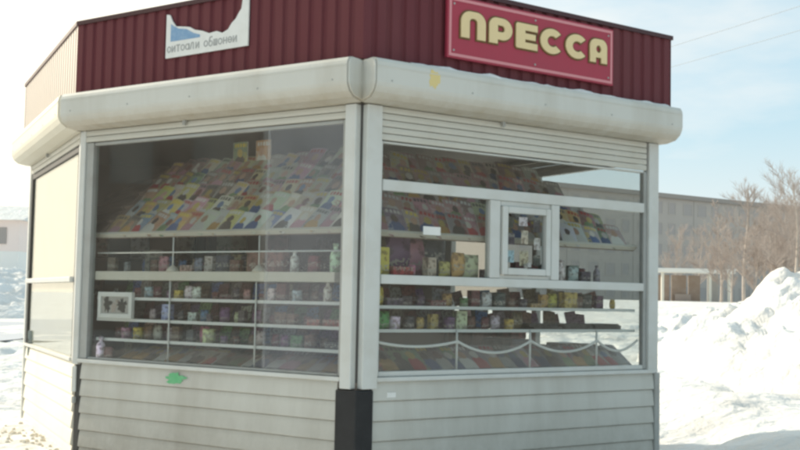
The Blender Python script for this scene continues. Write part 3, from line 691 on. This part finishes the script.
# upper wire rail above the counter on the left
def rail(nm, u0, u1, z, rods, zt, label):
    w_ = W[nm]; t = thing('wire_rail', label, 'rail', w_.p((u0+u1)/2, -.05, z))
    mb = MB(); mb.tube([w_.p(u0, -.05, z), w_.p(u1, -.05, z)], .005, 8); mb.build('rail', M['wire'], t, smooth=True)
    for u in rods:
        mb = MB(); mb.tube([w_.p(u, -.062, 1.30), w_.p(u, -.062, zt)], .005, 8); mb.build('upright', M['wire'], t, smooth=True)
        mb = MB(); mb.tube([w_.p(u, -.062, 1.302), w_.p(u, -.062, 1.312), w_.p(u, -.062, 1.345)], [.045, .043, .008], 12); mb.build('foot', M['counter'], t, smooth=True)
rail('left', .13, 2.37, 1.432, (.88, 1.66), 1.535, 'thin white wire rail above the pale counter in the left window')

# named goods, left
def framed(w_, u0, u1, d, z0, z1, label):
    t = thing('picture_box', label, 'picture', w_.p((u0+u1)/2, d, z0))
    mb = MB(); b_ = .032
    for a in ((u0, u0+b_, z0, z1), (u1-b_, u1, z0, z1), (u0+b_, u1-b_, z0, z0+b_), (u0+b_, u1-b_, z1-b_, z1)): wbox(mb, w_, a[0], a[1], d-.03, d, a[2], a[3])
    mb.build('frame', M['paper'], t, bevel=.003)
    mb = MB(); wbox(mb, w_, u0+b_, u1-b_, d-.025, d-.01, z0+b_, z1-b_); mb.build('picture', M['concrete'], t)
    um = (u0+u1)/2
    for uc, zc, ru, rz in ((um-.08, .0, .036, .045), (um-.012, -.012, .022, .028), (um+.065, .004, .05, .036), (um+.02, .03, .014, .012)):
        blob(w_, uc, (z0+z1)/2+zc, ru, rz, d-.0095, uc*7, 36, .9).build('dark_figure', M['twig'] if ru < .03 else M['dark'], t)
framed(W['left'], .18, .53, -.02, .972, 1.155, 'white framed picture with dark mottled shapes standing low in the left window')
wl, wr = W['left'], W['right']
stand(wl, 1.00, -.10, 1.116, 'packet', 'white', 'left of two white packets on the top thin shelf, left window', 'white packets side by side', .9, .1)
stand(wl, 1.075, -.10, 1.116, 'packet', 'white', 'right of two white packets on the top thin shelf, left window', 'white packets side by side', .85, -.2)
stand(wl, .66, -.10, .966, 'packet', 'grey', 'small pale packet beside the white framed picture', None, .8)
stand(wl, .22, -.03, Z0+.0, 'bottle', 'white', 'white figurine like bottle in the bottom left corner of the left window', None, 1.2)
stand(wl, .29, -.04, Z0+.0, 'packet', 'dark red', 'dark red packet in the bottom left corner of the left window', None, .9)
stand(wl, 2.19, -.11, 1.116, 'bottle', 'white', 'white bottle on the top thin shelf near the corner post, left window', None, 1.0)
for i, u in enumerate((2.12, 2.22, 2.32)):
    stand(wl, u, -.11, .966, 'small_box', 'red', f'red carton, {ORD[i]} of three on the middle thin shelf by the corner post', 'red cartons by the corner post', .9, 0, 2)
stand(wl, 1.61, -.12, 1.303, 'small_box', 'brown', 'left of two wide brown cartons on the left window counter', None, 1.5, 0, 0)
stand(wl, 1.77, -.12, 1.303, 'small_box', 'brown', 'right of two wide brown cartons on the left window counter', None, 1.4, .05, 0)
stand(wl, 1.90, -.13, 1.303, 'bottle', 'white', 'white bottle on the counter just right of the brown cartons', None, 1.05)
stand(wl, 2.06, -.13, 1.303, 'small_box', 'dark red', 'dark red carton on the counter between two white bottles', None, 1.2)
stand(wl, 2.23, -.13, 1.303, 'bottle', 'white', 'tall white bottle on the counter near the corner post', None, 1.35)
stand(wl, .20, -.13, 1.303, 'small_box', 'brown', 'brown carton at the far left end of the left window counter', None, .9)
stand(wl, .34, -.14, 1.303, 'small_box', 'grey', 'grey carton at the left end of the left window counter', None, .8)
# goods in rows
mb = MB(); mb.hexa([(-.055, 0, 0), (.055, 0, 0), (.055, .008, 0), (-.055, .008, 0), (-.055, .0, .125), (.055, .0, .125), (.055, .008, .125), (-.055, .008, .125)])
BOOK = mb.mesh('booklet', M['goods'])
def backrow(w_, win, level, z, us, d):
    e = Vector((w_.e.x, w_.e.y, 0)); n = Vector((w_.n.x, w_.n.y, 0))
    for i, u in enumerate(us):
        c_ = random.choice(['dark grey', 'brown', 'dark red', 'grey', 'purple', 'blue', 'dark red', 'brown', 'cream', 'green']); a = random.uniform(-.22, .22)
        zz = (Vector((0, 0, 1))*math.cos(.22)-n*math.sin(.22)).normalized(); x = (e*math.cos(a)+zz*math.sin(a)); y = -(n*math.cos(.22)+Vector((0, 0, 1))*math.sin(.22)); z2 = x.cross(y)
        if z2.z < 0: z2 = -z2
        place(BOOK, 'booklet', x, y, z2, w_.p(u, d+random.uniform(-.02, .03), z+.012), GOODS[c_], f'{c_} booklet, {ORD[i]} from left, back of {level}, {win} window', 'booklet', f'booklets leaning on the {level} of the {win} window', random.uniform(.75, .98))
def rowgoods(w_, win, level, z, us, d, cols, kinds, sc_=(.75, 1.05)):
    for i, u in enumerate(us):
        kd = random.choice(kinds); c_ = random.choice(cols)
        stand(w_, u, d+random.uniform(-.03, .03), z, kd, c_, f'{c_} {KINDS[kd][2]}, {ORD[i]} from left, {level.replace(" of the ", " of ")}, {win} window', f'goods on the {level} of the {win} window', random.uniform(sc_[0]*.8, sc_[1]*1.1))
drk = ['dark grey', 'brown', 'dark red', 'grey', 'dark grey', 'purple', 'blue']
fr = lambda a, b, n: [a+(b-a)*(i+.5)/n+random.uniform(-.02, .02) for i in range(n)]
KS = ['small_box', 'small_box', 'packet', 'packet', 'small_box', 'packet', 'jar']
mid = ['brown', 'dark red', 'grey', 'dark grey', 'purple', 'brown', 'dark red', 'orange', 'dark grey', 'dark red', 'dark grey', 'green', 'brown', 'cream', 'blue', 'white', 'pink', 'pale blue', 'yellow', 'cream']
rowgoods(wl, 'left', 'front of the top thin shelf', 1.116, fr(.22, .92, 7)+fr(1.15, 2.1, 9), -.14, mid, KS, (.7, .95))
backrow(wl, 'left', 'top thin shelf', 1.116, fr(.2, 2.3, 22), -.24)
rowgoods(wl, 'left', 'front of the middle thin shelf', .966, fr(.74, 2.05, 13), -.14, mid, KS, (.75, 1.0))
backrow(wl, 'left', 'middle thin shelf', 0.966, fr(.2, 2.3, 22), -.24)
rowgoods(wl, 'left', 'front of the bottom thin shelf', .826, fr(.2, 2.3, 20), -.15, mid, ['small_box', 'packet', 'jar', 'packet'], (.8, 1.05))
backrow(wl, 'left', 'bottom thin shelf', 0.826, fr(.2, 2.3, 22), -.24)
rowgoods(wl, 'left', 'middle of the counter', 1.303, fr(.44, 1.48, 9), -.24, mid, KS, (.85, 1.15))
rowgoods(wl, 'left', 'back of the counter', 1.303, fr(.2, 2.3, 20), -.36, drk+['brown', 'cream'], KS, (1.0, 1.4))
# magazines lying tilted along the foot of the windows
def footrow(w_, win, us, cols, d0, z0, slope):
    e = Vector((w_.e.x, w_.e.y, 0)); n = Vector((w_.n.x, w_.n.y, 0))
    for i, u in enumerate(us):
        t_ = random.uniform(-.12, .12); y_ = (-n*math.cos(slope)+Vector((0, 0, 1))*math.sin(slope)); z_ = e.cross(y_).normalized()
        x2 = e*math.cos(t_)+y_*math.sin(t_); y2 = z_.cross(x2); c_ = random.choice(cols)
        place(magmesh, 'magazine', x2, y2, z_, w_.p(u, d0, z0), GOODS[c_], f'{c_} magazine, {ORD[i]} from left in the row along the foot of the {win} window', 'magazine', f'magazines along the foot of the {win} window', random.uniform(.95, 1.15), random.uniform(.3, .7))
footrow(wl, 'left', fr(.36, 2.3, 17), ['purple', 'dark red', 'blue', 'grey', 'brown', 'white', 'dark grey', 'pale blue', 'red'], -.07, .685, .42)

# right window
shelf_unit('right', .16, 2.42, (1.10, .955), (), 'low display unit with two thin shelves behind the right window', .26)
rods = (.78, 1.40, 2.02)
for i, u in enumerate(rods):
    mb = MB(); mb.tube([wr.p(u, -.036, .70), wr.p(u, -.036, .955)], .007, 8); mb.tube([wr.p(u, -.036, .87), wr.p(u, -.036, .885)], .014, 8)
    tag(mb.build('cord_post', M['wire'], smooth=True), ['left', 'middle', 'right'][i]+' of three thin white rods holding the sagging cord in the right window', 'rod', 'thin white rods holding the sagging cord')
mb = MB(); pts = []; ends = (.16, )+rods+(2.42, )
for a, b in zip(ends[:-1], ends[1:]):
    for k in range(12):
        t_ = k/12; pts.append(wr.p(a+(b-a)*t_, -.028, .885-(.075 if a > .2 else .03)*4*t_*(1-t_)))
pts.append(wr.p(ends[-1], -.028, .885)); mb.tube(pts, .009, 8)
tag(mb.build('sagging_cord', M['wire'], smooth=True), 'white cord sagging in loops across the lower right window', 'cord')
footrow(wr, 'right', fr(.26, 2.38, 20), ['dark grey', 'grey', 'brown', 'dark grey', 'purple', 'green', 'grey'], -.07, .70, .62)
bri = ['yellow', 'white', 'brown', 'green', 'dark red', 'gold', 'dark grey', 'cream', 'dark grey', 'brown', 'purple']
rowgoods(wr, 'right', 'front of the top thin shelf', 1.101, fr(.30, 2.30, 19), -.13, bri, KS, (.8, 1.15))
backrow(wr, 'right', 'top thin shelf', 1.101, fr(.2, 2.2, 20), -.22)
rowgoods(wr, 'right', 'front of the lower thin shelf', .956, fr(.2, 1.44, 12), -.13, bri, ['small_box', 'packet', 'jar', 'packet'], (.85, 1.15))
backrow(wr, 'right', 'lower thin shelf', .956, fr(.2, 2.1, 18), -.22)
rowgoods(wr, 'right', 'back of the counter', 1.291, fr(.95, 2.25, 11), -.36, drk+['brown', 'cream', 'dark red'], KS, (.9, 1.3))
mb = MB(); rr = random.Random(2)
for i, u in enumerate((1.58, 1.88, 2.17)):
    mb = MB(); z = .957; e = Vector((wr.e.x, wr.e.y, 0))
    for k in range(4): j = rr.uniform(-.012, .012); wbox(mb, wr, u-.13+j, u+.13+j, -.27+j, -.075+j, z, z+.0095); z += .0105
    o = mb.build('newspaper_stack', M['goods'], None, bevel=.002); o.color = (.07, .065, .06, 1)
    tag(o, ['left', 'middle', 'right'][i]+' of three dark stacks of folded newspapers on the lower thin shelf, right window', 'newspapers', 'dark newspaper stacks in the right window')
stand(wr, .21, -.10, 1.291, 'small_box', 'yellow', 'yellow carton on the right window counter beside the corner post', None, 1.55, 0, 1)
stand(wr, .37, -.10, 1.291, 'small_box', 'red', 'red carton on the right window counter next to the yellow carton', None, 1.1, 0, 2)
stand(wr, .45, -.08, 1.291, 'packet', 'pink', 'pink packet on the right window counter in front of the red carton', None, .7)
stand(wr, .60, -.10, 1.291, 'small_box', 'cream', 'cream carton on the right window counter below the price sticker', None, 1.1)
stand(wr, .72, -.10, 1.291, 'packet', 'gold', 'gold packet on the right window counter left of the golden pair', None, 1.0)
stand(wr, .83, -.10, 1.291, 'packet', 'gold', 'left of two big golden packets by the service hatch', None, 1.6)
stand(wr, .93, -.10, 1.291, 'packet', 'cream', 'big cream packet touching the service hatch mullion', None, 1.5)
stand(wr, 1.66, -.10, 1.291, 'bottle', 'dark grey', 'dark bottle on the counter just right of the service hatch', None, 1.2)
stand(wr, 1.74, -.11, 1.291, 'bottle', 'white', 'white bottle on the counter right of the dark bottle', None, 1.1)
stand(wr, 1.86, -.11, 1.291, 'packet', 'pale blue', 'pale blue packet on the counter right of the service hatch', None, 1.0)
stand(wr, 1.98, -.12, 1.291, 'small_box', 'dark grey', 'dark grey carton at the right end of the right window counter', None, .8)
stand(wr, 2.10, -.12, 1.291, 'bottle', 'grey', 'grey bottle at the right end of the right window counter', None, .9)
for i, (u, kd, c_, sc_, lb) in enumerate(((.30, 'packet', 'brown', 2.6, 'big brown puffy bag behind the yellow carton, right window'), (.46, 'packet', 'purple', 3.0, 'big mauve puffy bag left of the price sticker'), (.60, 'packet', 'pink', 2.5, 'big dusty pink puffy bag under the price sticker'), (.75, 'packet', 'dark grey', 2.8, 'big dark grey puffy bag right of the price sticker'))):
    stand(wr, u, -.30, 1.291, kd, c_, lb, None, sc_, .1)
stand(wr, .22, -.12, 1.101, 'packet', 'yellow', 'bright yellow packet on the top thin shelf beside the corner post', None, 1.2)
e = Vector((wl.e.x, wl.e.y, 0)); n = Vector((wl.n.x, wl.n.y, 0)); zz = Vector((0, 0, 1))
for u, z, c_, lb in ((.95, 2.06, 'green', 'green magazine standing on top of the left window rack'), (1.17, 2.06, 'orange', 'orange magazine standing on top of the left window rack')):
    place(magmesh, 'magazine', e, zz, n, wl.p(u, -.63, z), GOODS[c_], lb, 'magazine', 'magazines on the left window rack', .9)
mb = MB(); wbox(mb, W['third'], .12, tl-.12, -.06, -.035, 1.88, 1.93); mb.build('inner_rail', M['dark'], kiosk)
# cards stuck inside the service hatch pane
rr = random.Random(5)
for i, (u, z, a, b, c_) in enumerate(((1.185, 1.665, .06, .07, 'dark grey'), (1.30, 1.675, .075, .06, 'white'), (1.42, 1.65, .06, .085, 'dark grey'), (1.19, 1.555, .07, .075, 'dark grey'), (1.315, 1.57, .06, .09, 'cream'), (1.425, 1.53, .055, .08, 'white'),
                                       (1.19, 1.44, .065, .08, 'pale blue'), (1.31, 1.43, .075, .10, 'cream'), (1.425, 1.42, .06, .07, 'dark grey'))):
    mb = MB(); mb.box(-a/2, a/2, -.001, .001, -b/2, b/2)
    e = Vector((wr.e.x, wr.e.y, 0)); n = Vector((wr.n.x, wr.n.y, 0))
    rw = ['top', 'middle', 'bottom'][i//3]; cl_ = ['left', 'centre', 'right'][i % 3]
    place(mb.mesh('product_card', M['goods']), 'product_card', e, -n, Vector((0, 0, 1)), wr.p(u, -.006, z), GOODS[c_], f'{c_} product card in the {rw} {cl_} of the service hatch pane', 'card', 'product cards in the service hatch')

wf = W['flank']
for i, (u, d, z, k, c_, lb) in enumerate(((.60, -.26, .081, 4.4, 'brown', 'brown carton on the kiosk floor nearest the right corner post'), (.62, -.26, .478, 4.0, 'dark grey', 'dark carton on top of the one nearest the right corner post'), (1.12, -.24, .081, 4.6, 'dark grey', 'dark low carton on the kiosk floor by the right rear window'), (1.50, -.22, .081, 4.4, 'brown', 'brown carton on the kiosk floor, bottom of the taller stack'), (1.52, -.22, .478, 4.0, 'dark grey', 'dark carton in the middle of the taller stack inside the kiosk'), (1.49, -.22, .84, 3.0, 'dark red', 'dark red carton on top of the taller stack inside the kiosk'),
        (2.00, -.24, .081, 4.7, 'dark grey', 'dark carton on the kiosk floor, bottom of the rear stack'), (2.02, -.24, .505, 4.4, 'brown', 'brown carton in the middle of the rear stack inside the kiosk'), (1.99, -.24, .902, 2.6, 'grey', 'grey carton on top of the rear stack inside the kiosk'))):
    stand(wf, u, d, z, 'small_box', c_, lb, 'cartons stacked by the rear window', k, random.uniform(-.06, .06), 0)
# inside, against the back wall: shelves with cartons
wb = W['back']
t = thing('back_shelves', 'brown shelving along the rear wall inside the kiosk', 'shelves', wb.p(2.4, -.2, .08))
for z in (.55, 1.0, 1.45, 1.9):
    mb = MB(); wbox(mb, wb, .9, bl-.25, -.40, -.07, z, z+.02); mb.build('shelf', M['floor'], t)
for u in (.88, 2.2, bl-.25):
    mb = MB(); wbox(mb, wb, u, u+.02, -.40, -.07, .08, 2.1); mb.build('side_panel', M['floor'], t)
for lv, z in enumerate((.57, 1.02, 1.47)):
    for i in range(7):
        u = 1.15+i*.42
        if abs(u-2.2) < .12: u += .14
        stand(wb, u, -.22, z, 'small_box', random.choice(['brown', 'cream', 'grey', 'dark red', 'white']), f'carton, {ORD[i]} along the {["lowest", "middle", "upper"][lv]} rear wall shelf inside the kiosk', 'cartons on the rear shelves', random.uniform(2.0, 2.8), 0, random.choice((0, 1)))

# ------------------------------------------------------------------ background: panel block, shelter, trees, poles, house
D = 135.
bld = thing('apartment_block', 'long hazy grey brown panel block beyond the snowfield, right of the kiosk', 'building', (30, D, 1.0))
A2, B2 = Vector((12, 126)), Vector((56, 157))
bw = Wall(A2, B2); n_st = 5; H0, H1 = .9, 14.3
mb = MB(); wbox(mb, bw, 0, bw.len, -11, 0, H0-.5, H1); mb.build('wall', M['farwall'], bld)
mb = MB(); wbox(mb, bw, -.4, bw.len+.4, -11.4, .35, H1+.002, H1+.55); mb.build('roof', M['farroof'], bld)
cols_ = [1.6+k*2.75 for k in range(19)]
wi = 0
for s_ in range(n_st):
    for k, u in enumerate(cols_):
        if u+1.5 > bw.len-.4 or wi >= 100: continue
        z = H0+.95+s_*2.62
        mb = MB(); wd = 1.5 if k % 3 else 1.15
        for a in ((u-.08, u, z-.08, z+1.5), (u+wd, u+wd+.08, z-.08, z+1.5), (u, u+wd, z-.08, z), (u, u+wd, z+1.42, z+1.5)): wbox(mb, bw, a[0], a[1], .004, .05, a[2], a[3])
        f = mb.build('window', M['farwinframe'], bld)
        mb = MB(); wbox(mb, bw, u, u+wd, .003, .02, z, z+1.42); mb.build('pane', M['farwin'], f); wi += 1
for u in (9, 20, 31, 42):
    mb = MB(); wbox(mb, bw, u-.03, u+.03, .002, .03, H0, H1-.1); mb.build('panel_seam', M['farroof'], bld)

# bus shelter
SX, SY, SZ = 22.4, 80, .95
def px(u, y): return y*(u-400)/1134.
x0, x1 = px(655, SY), px(733, SY)
zt = CAMH+36*SY/1134
sh_ = thing('bus_shelter', 'small open bus shelter with flat white roof standing across the snowfield', 'bus shelter', ((x0+x1)/2, SY, SZ))
mb = MB(); mb.box(x0-.3, x1, SY-1, SY+1, zt-.36, zt-.06); mb.build('roof', M['shelterroof'], sh_, bevel=.04)
for xx in (px(661, SY), px(708, SY), px(727, SY)):
    mb = MB(); mb.box(xx-.09, xx+.09, SY-.8, SY-.62, SZ-.3, zt-.362); mb.build('post', M['shelterpost'], sh_)
for a_, b_ in ((656, 673), (675, 690), (692, 704)):
    mb = MB(); mb.box(px(a_, SY), px(b_, SY), SY+.8, SY+.9, SZ-.3, zt-.5); mb.build('back_panel', M['shelterpanel'], sh_)
mb = MB(); mb.box(px(709, SY)+.15, px(722, SY), SY+.7, SY+.82, SZ-.3, zt-.46); mb.build('side_wall', M['concrete'], sh_)
mb = MB(); mb.box(px(678, SY), px(694, SY), SY+.2, SY+.6, SZ+.35, SZ+.43)
for xx in (px(679, SY), px(693, SY)-.06): mb.box(xx, xx+.06, SY+.25, SY+.55, SZ-.3, SZ+.35)
mb.box(px(678, SY), px(694, SY), SY+.6, SY+.65, SZ+.44, SZ+.9)
mb.build('bench', M['twig'], sh_)

# bare trees
def tree(x, y, z, h, seed, label, lean=0., spread=1.):
    rr = random.Random(seed); t = thing('bare_tree', label, 'tree', (x, y, z), 'bare trees in front of the panel block')
    tr = MB(); cr_ = MB(); pts = []; n = 9
    for k in range(n):
        f = k/(n-1); pts.append(Vector((x+lean*f*h+.035*h*math.sin(f*4.4+seed)*f, y+.08*math.cos(f*4+seed), z-.3+f*h)))
    r0 = .016*h; tr.tube(pts, [r0*(1-.92*k/(n-1))+.01 for k in range(n)], 7)
    def branch(p, d, ln, r, lev):
        q = [p]; c_ = p; dd = d.copy()
        for k in range(4):
            dd = (dd+Vector((rr.uniform(-.22, .22), rr.uniform(-.22, .22), rr.uniform(-.04, .20)))).normalized(); c_ = c_+dd*ln/4; q.append(c_)
        cr_.tube(q, [r*(1-.7*k/4) for k in range(5)], 3, False)
        if lev < 3 and len(cr_.f) < 45000:
            for k in range((9, 9, 9)[lev]):
                f = rr.uniform(.2, 1); a = q[int(f*3.99)]; b = q[int(f*3.99)+1]; pp = a.lerp(b, rr.random())
                nd = (dd+Vector((rr.uniform(-1, 1), rr.uniform(-1, 1), rr.uniform(-.3, .7)))*.9).normalized()
                branch(pp, nd, ln*rr.uniform(.38, .62), max(r*.5, .0075), lev+1)
    nb = rr.randint(20, 28)
    for k in range(nb):
        f = rr.uniform(.18, .30)+.68*(k/(nb-1)); i = f*(n-1); p = pts[int(i)].lerp(pts[min(int(i)+1, n-1)], i-int(i)); a = rr.uniform(0, 6.28)
        branch(p, Vector((math.cos(a), math.sin(a), rr.uniform(.3, 1.2))).normalized(), h*spread*(.36-.20*f)*rr.uniform(.6, 1.25), r0*.42*(1.05-f), 1 if f > .2 else 0)
    tr.build('trunk', M['bark'], t, smooth=True); cr_.build('crown', M['twig'], t)
for i, (u, y, vt, lab, sp) in enumerate(((745, 62, 172, 'tall bare tree rising above the roofline of the panel block', 1.0), (797, 55, 163, 'tallest bare tree at the right edge of the picture', 1.15), (771, 66, 196, 'pale trunked bare tree between the two tall trees', .8),
        (722, 72, 200, 'slim bare tree behind the right end of the bus shelter', .9), (786, 72, 186, 'bare tree just left of the tree at the right edge', 1.0), (678, 98, 222, 'small bare tree behind the bus shelter roof', .9), (757, 58, 232, 'low bare sapling at the foot of the tall tree', 1.2),
        (733, 68, 226, 'short bare tree to the right of the bus shelter', 1.2), (764, 70, 208, 'bare tree close to the left of the pale trunked tree', 1.1), (779, 60, 222, 'short spreading bare tree above the snow bank', 1.3), (806, 66, 176, 'bare tree half cut off by the right edge of the picture', 1.3), (793, 74, 200, 'shorter bare tree behind the tallest tree', 1.2), (700, 104, 226, 'small bare tree behind the right half of the bus shelter', 1.0))):
    z = gh(px(u, y), y); top = CAMH+(307-vt)*y/1134*.86
    tree(px(u, y), y, z, (top-z+.3), i+11, lab, .01*(-1)**i, sp)

# snow pile on the right
def pile(cx, cy, rx, ry, hgt, label, seed):
    mb = MB(); nr, na = 70, 200
    for i in range(nr+1):
        f = i/nr
        for j in range(na):
            a = 2*math.pi*j/na; q = 1+.16*noise.noise(Vector((math.cos(a)*1.5, math.sin(a)*1.5, seed)))
            x, y = cx+rx*f*q*math.cos(a), cy+ry*f*q*math.sin(a); pr_ = (1-f**1.6)**1.1 if f < 1 else 0
            h = hgt*pr_+(noise.fractal(Vector((x*1.1, y*1.1, seed)), .9, 2.2, 6)*.26+.18*abs(noise.noise(Vector((x*2.2, y*2.2, seed))))+.10*abs(noise.noise(Vector((x*4.6, y*4.6, seed)))))*min(1, 3*pr_)
            mb.v.append((x, y, gh(x, y)+h-.05*(f > .98)))
    for i in range(nr):
        for j in range(na): mb.f.append((i*na+j, i*na+(j+1) % na, (i+1)*na+(j+1) % na, (i+1)*na+j))
    tag(mb.build('snow_pile', M['snow'], smooth=True), label, 'snow pile')
pile(px(880, 15), 15.2, 3.0, 6.2, 1.36, 'large lumpy bank of shovelled snow filling the right edge of the picture', 4.)
pile(px(752, 26), 27, 2.4, 2.6, .42, 'low snow ridge in front of the trees, left of the large bank', 9.)
pile(px(-14, 54), 53, 7.5, 11, 2.0, 'broad snow ridge in front of the washed out far house', 2.)
# trampled dirty snow at the foot of the sunlit end
mb = MB(); rr = random.Random(8)
for k in range(60):
    u = rr.gauss(1.7, .5); d = abs(rr.gauss(.10, .16))+.06; r = rr.uniform(.008, .030); c_ = W['third'].p(u, d, 0); c_.z = gh(c_.x, c_.y)+r*.0
    n_ = 7; ring = [(c_.x+r*rr.uniform(.7, 1.2)*math.cos(6.28*j/n_), c_.y+r*rr.uniform(.7, 1.2)*math.sin(6.28*j/n_)) for j in range(n_)]
    i = len(mb.v); mb.v += [(a, b, c_.z-.03) for a, b in ring]+[(c_.x+(a-c_.x)*.6, c_.y+(b-c_.y)*.6, c_.z+r*.55) for a, b in ring]+[(c_.x, c_.y, c_.z+r*.75)]
    for j in range(n_): mb.f.append((i+j, i+(j+1) % n_, i+n_+(j+1) % n_, i+n_+j)); mb.f.append((i+n_+j, i+n_+(j+1) % n_, i+2*n_))
tag(mb.build('dirty_snow', M['dirt'], smooth=True), 'brown dirty snow crumbs at the foot of the sunlit kiosk end', kind='stuff')

# overhead cables and their poles
def pole(x, y, label):
    z = gh(x, y); t = thing('utility_pole', label, 'utility pole', (x, y, z))
    mb = MB(); mb.tube([(x, y, z-.3), (x, y, 8.7)], [.14, .10], 10); mb.build('post', M['pole'], t, smooth=True)
    mb = MB(); mb.box(x-1.3, x+1.3, y-.06, y+.06, 8.28, 8.39); mb.build('cross_arm', M['pole'], t)
pA, pB = (1.9, 46.), (27.6, -16.)
pole(*pA, 'timber utility pole standing behind the kiosk'); pole(*pB, 'timber utility pole behind the photographer')
for i, dx in enumerate((-.75, 1.1)):
    pts = [Vector((pA[0]+dx+(pB[0]-pA[0])*k/24, pA[1]+(pB[1]-pA[1])*k/24, 8.42-.25*4*(k/24)*(1-k/24))) for k in range(25)]
    mb = MB(); mb.tube(pts, .0075, 6)
    tag(mb.build('overhead_cable', M['cable'], smooth=True), ['upper overhead cable meeting the parapet corner against the sky', 'lower overhead cable crossing the sky at the right edge'][i], 'cable')

# added unseen block left of the camera: darkens the reflection in the left window
bb = thing('left_reflection_blocker', 'dark added block cutting sky reflection in the left window', 'building', (-33, 6, 0))
bk = mat('dark brick', (.27, .17, .13), .9, grime=.5, gcol=(.18, .11, .09), scale=3)
mb = MB(); mb.box(-40, -30.2, .2, 14, -.2, 9); mb.build('wall', bk, bb)
mb = MB(); mb.box(-40.3, -29.9, -.1, 14.3, 9.002, 9.4); mb.build('roof', M['snow'], bb)
for k in range(5):
    for z in (1.4, 4.6):
        mb = MB(); mb.box(-30.19, -30.12, 1.2+k*2.6, 2.5+k*2.6, z, z+1.7); mb.build('window', M['greyframe'], bb)
# added unseen shed behind the camera on the right: cuts the bright sky reflection in the right window
tb = thing('right_reflection_blocker', 'long dark added shed mirrored faintly in the right window', 'blocker', (33, -8, 0))
mb = MB(); mb.box(30, 38, -19, 4, -.2, 6.4); mb.build('wall', mat('weathered dark boards', (.085, .07, .055), .9, grime=.5, gcol=(.05, .045, .04), scale=2), tb)
mb = MB(); mb.box(29.7, 38.3, -19.3, 4.3, 6.402, 6.8); mb.build('roof', M['snow'], tb)
for k in range(3):
    mb = MB(); mb.box(29.93, 29.99, -16+k*6.5, -13+k*6.5, .1, 3.2); mb.build('door', M['dark'], tb)
# far left house
hx, hy = px(3, 62), 62; hz = gh(hx, hy)
hs_ = thing('far_house', 'washed out red walled house far off past the sunlit kiosk end', 'house', (hx-2, hy, hz))
mb = MB(); mb.box(hx-7, hx+.9, hy, hy+6, hz-.3, 3.3); mb.build('wall', M['housewhite'], hs_)
mb = MB(); mb.box(hx-7, hx+.9, hy-.004, hy+6, 3.302, 5.0); mb.build('upper_wall', M['housepink'], hs_)
mb = MB(); mb.sweep([(hx-7.3, hy-.4, 5.0), (hx-7.3, hy+6.4, 5.0), (hx-7.3, hy+3, 6.0)], [(hx+1.2, hy-.4, 5.0), (hx+1.2, hy+6.4, 5.0), (hx+1.2, hy+3, 6.0)]); mb.build('roof', M['snow'], hs_)
for xx in (hx-5.2, hx-2.8, hx-.6):
    mb = MB(); mb.box(xx, xx+.8, hy-.06, hy-.006, 3.7, 4.6); mb.build('window', M['farwin'], hs_)

# ------------------------------------------------------------------ render settings
sc.render.engine = 'CYCLES'
sc.view_settings.view_transform = 'Standard'; sc.view_settings.look = 'None'; sc.view_settings.exposure = 0; sc.view_settings.gamma = 1
sc.cycles.max_bounces = 9; sc.cycles.transparent_max_bounces = 14; sc.cycles.diffuse_bounces = 5; sc.cycles.glossy_bounces = 3
sc.cycles.caustics_reflective = False; sc.cycles.caustics_refractive = False
sc.cycles.pixel_filter_type = 'BLACKMAN_HARRIS'; sc.cycles.filter_width = 2.8
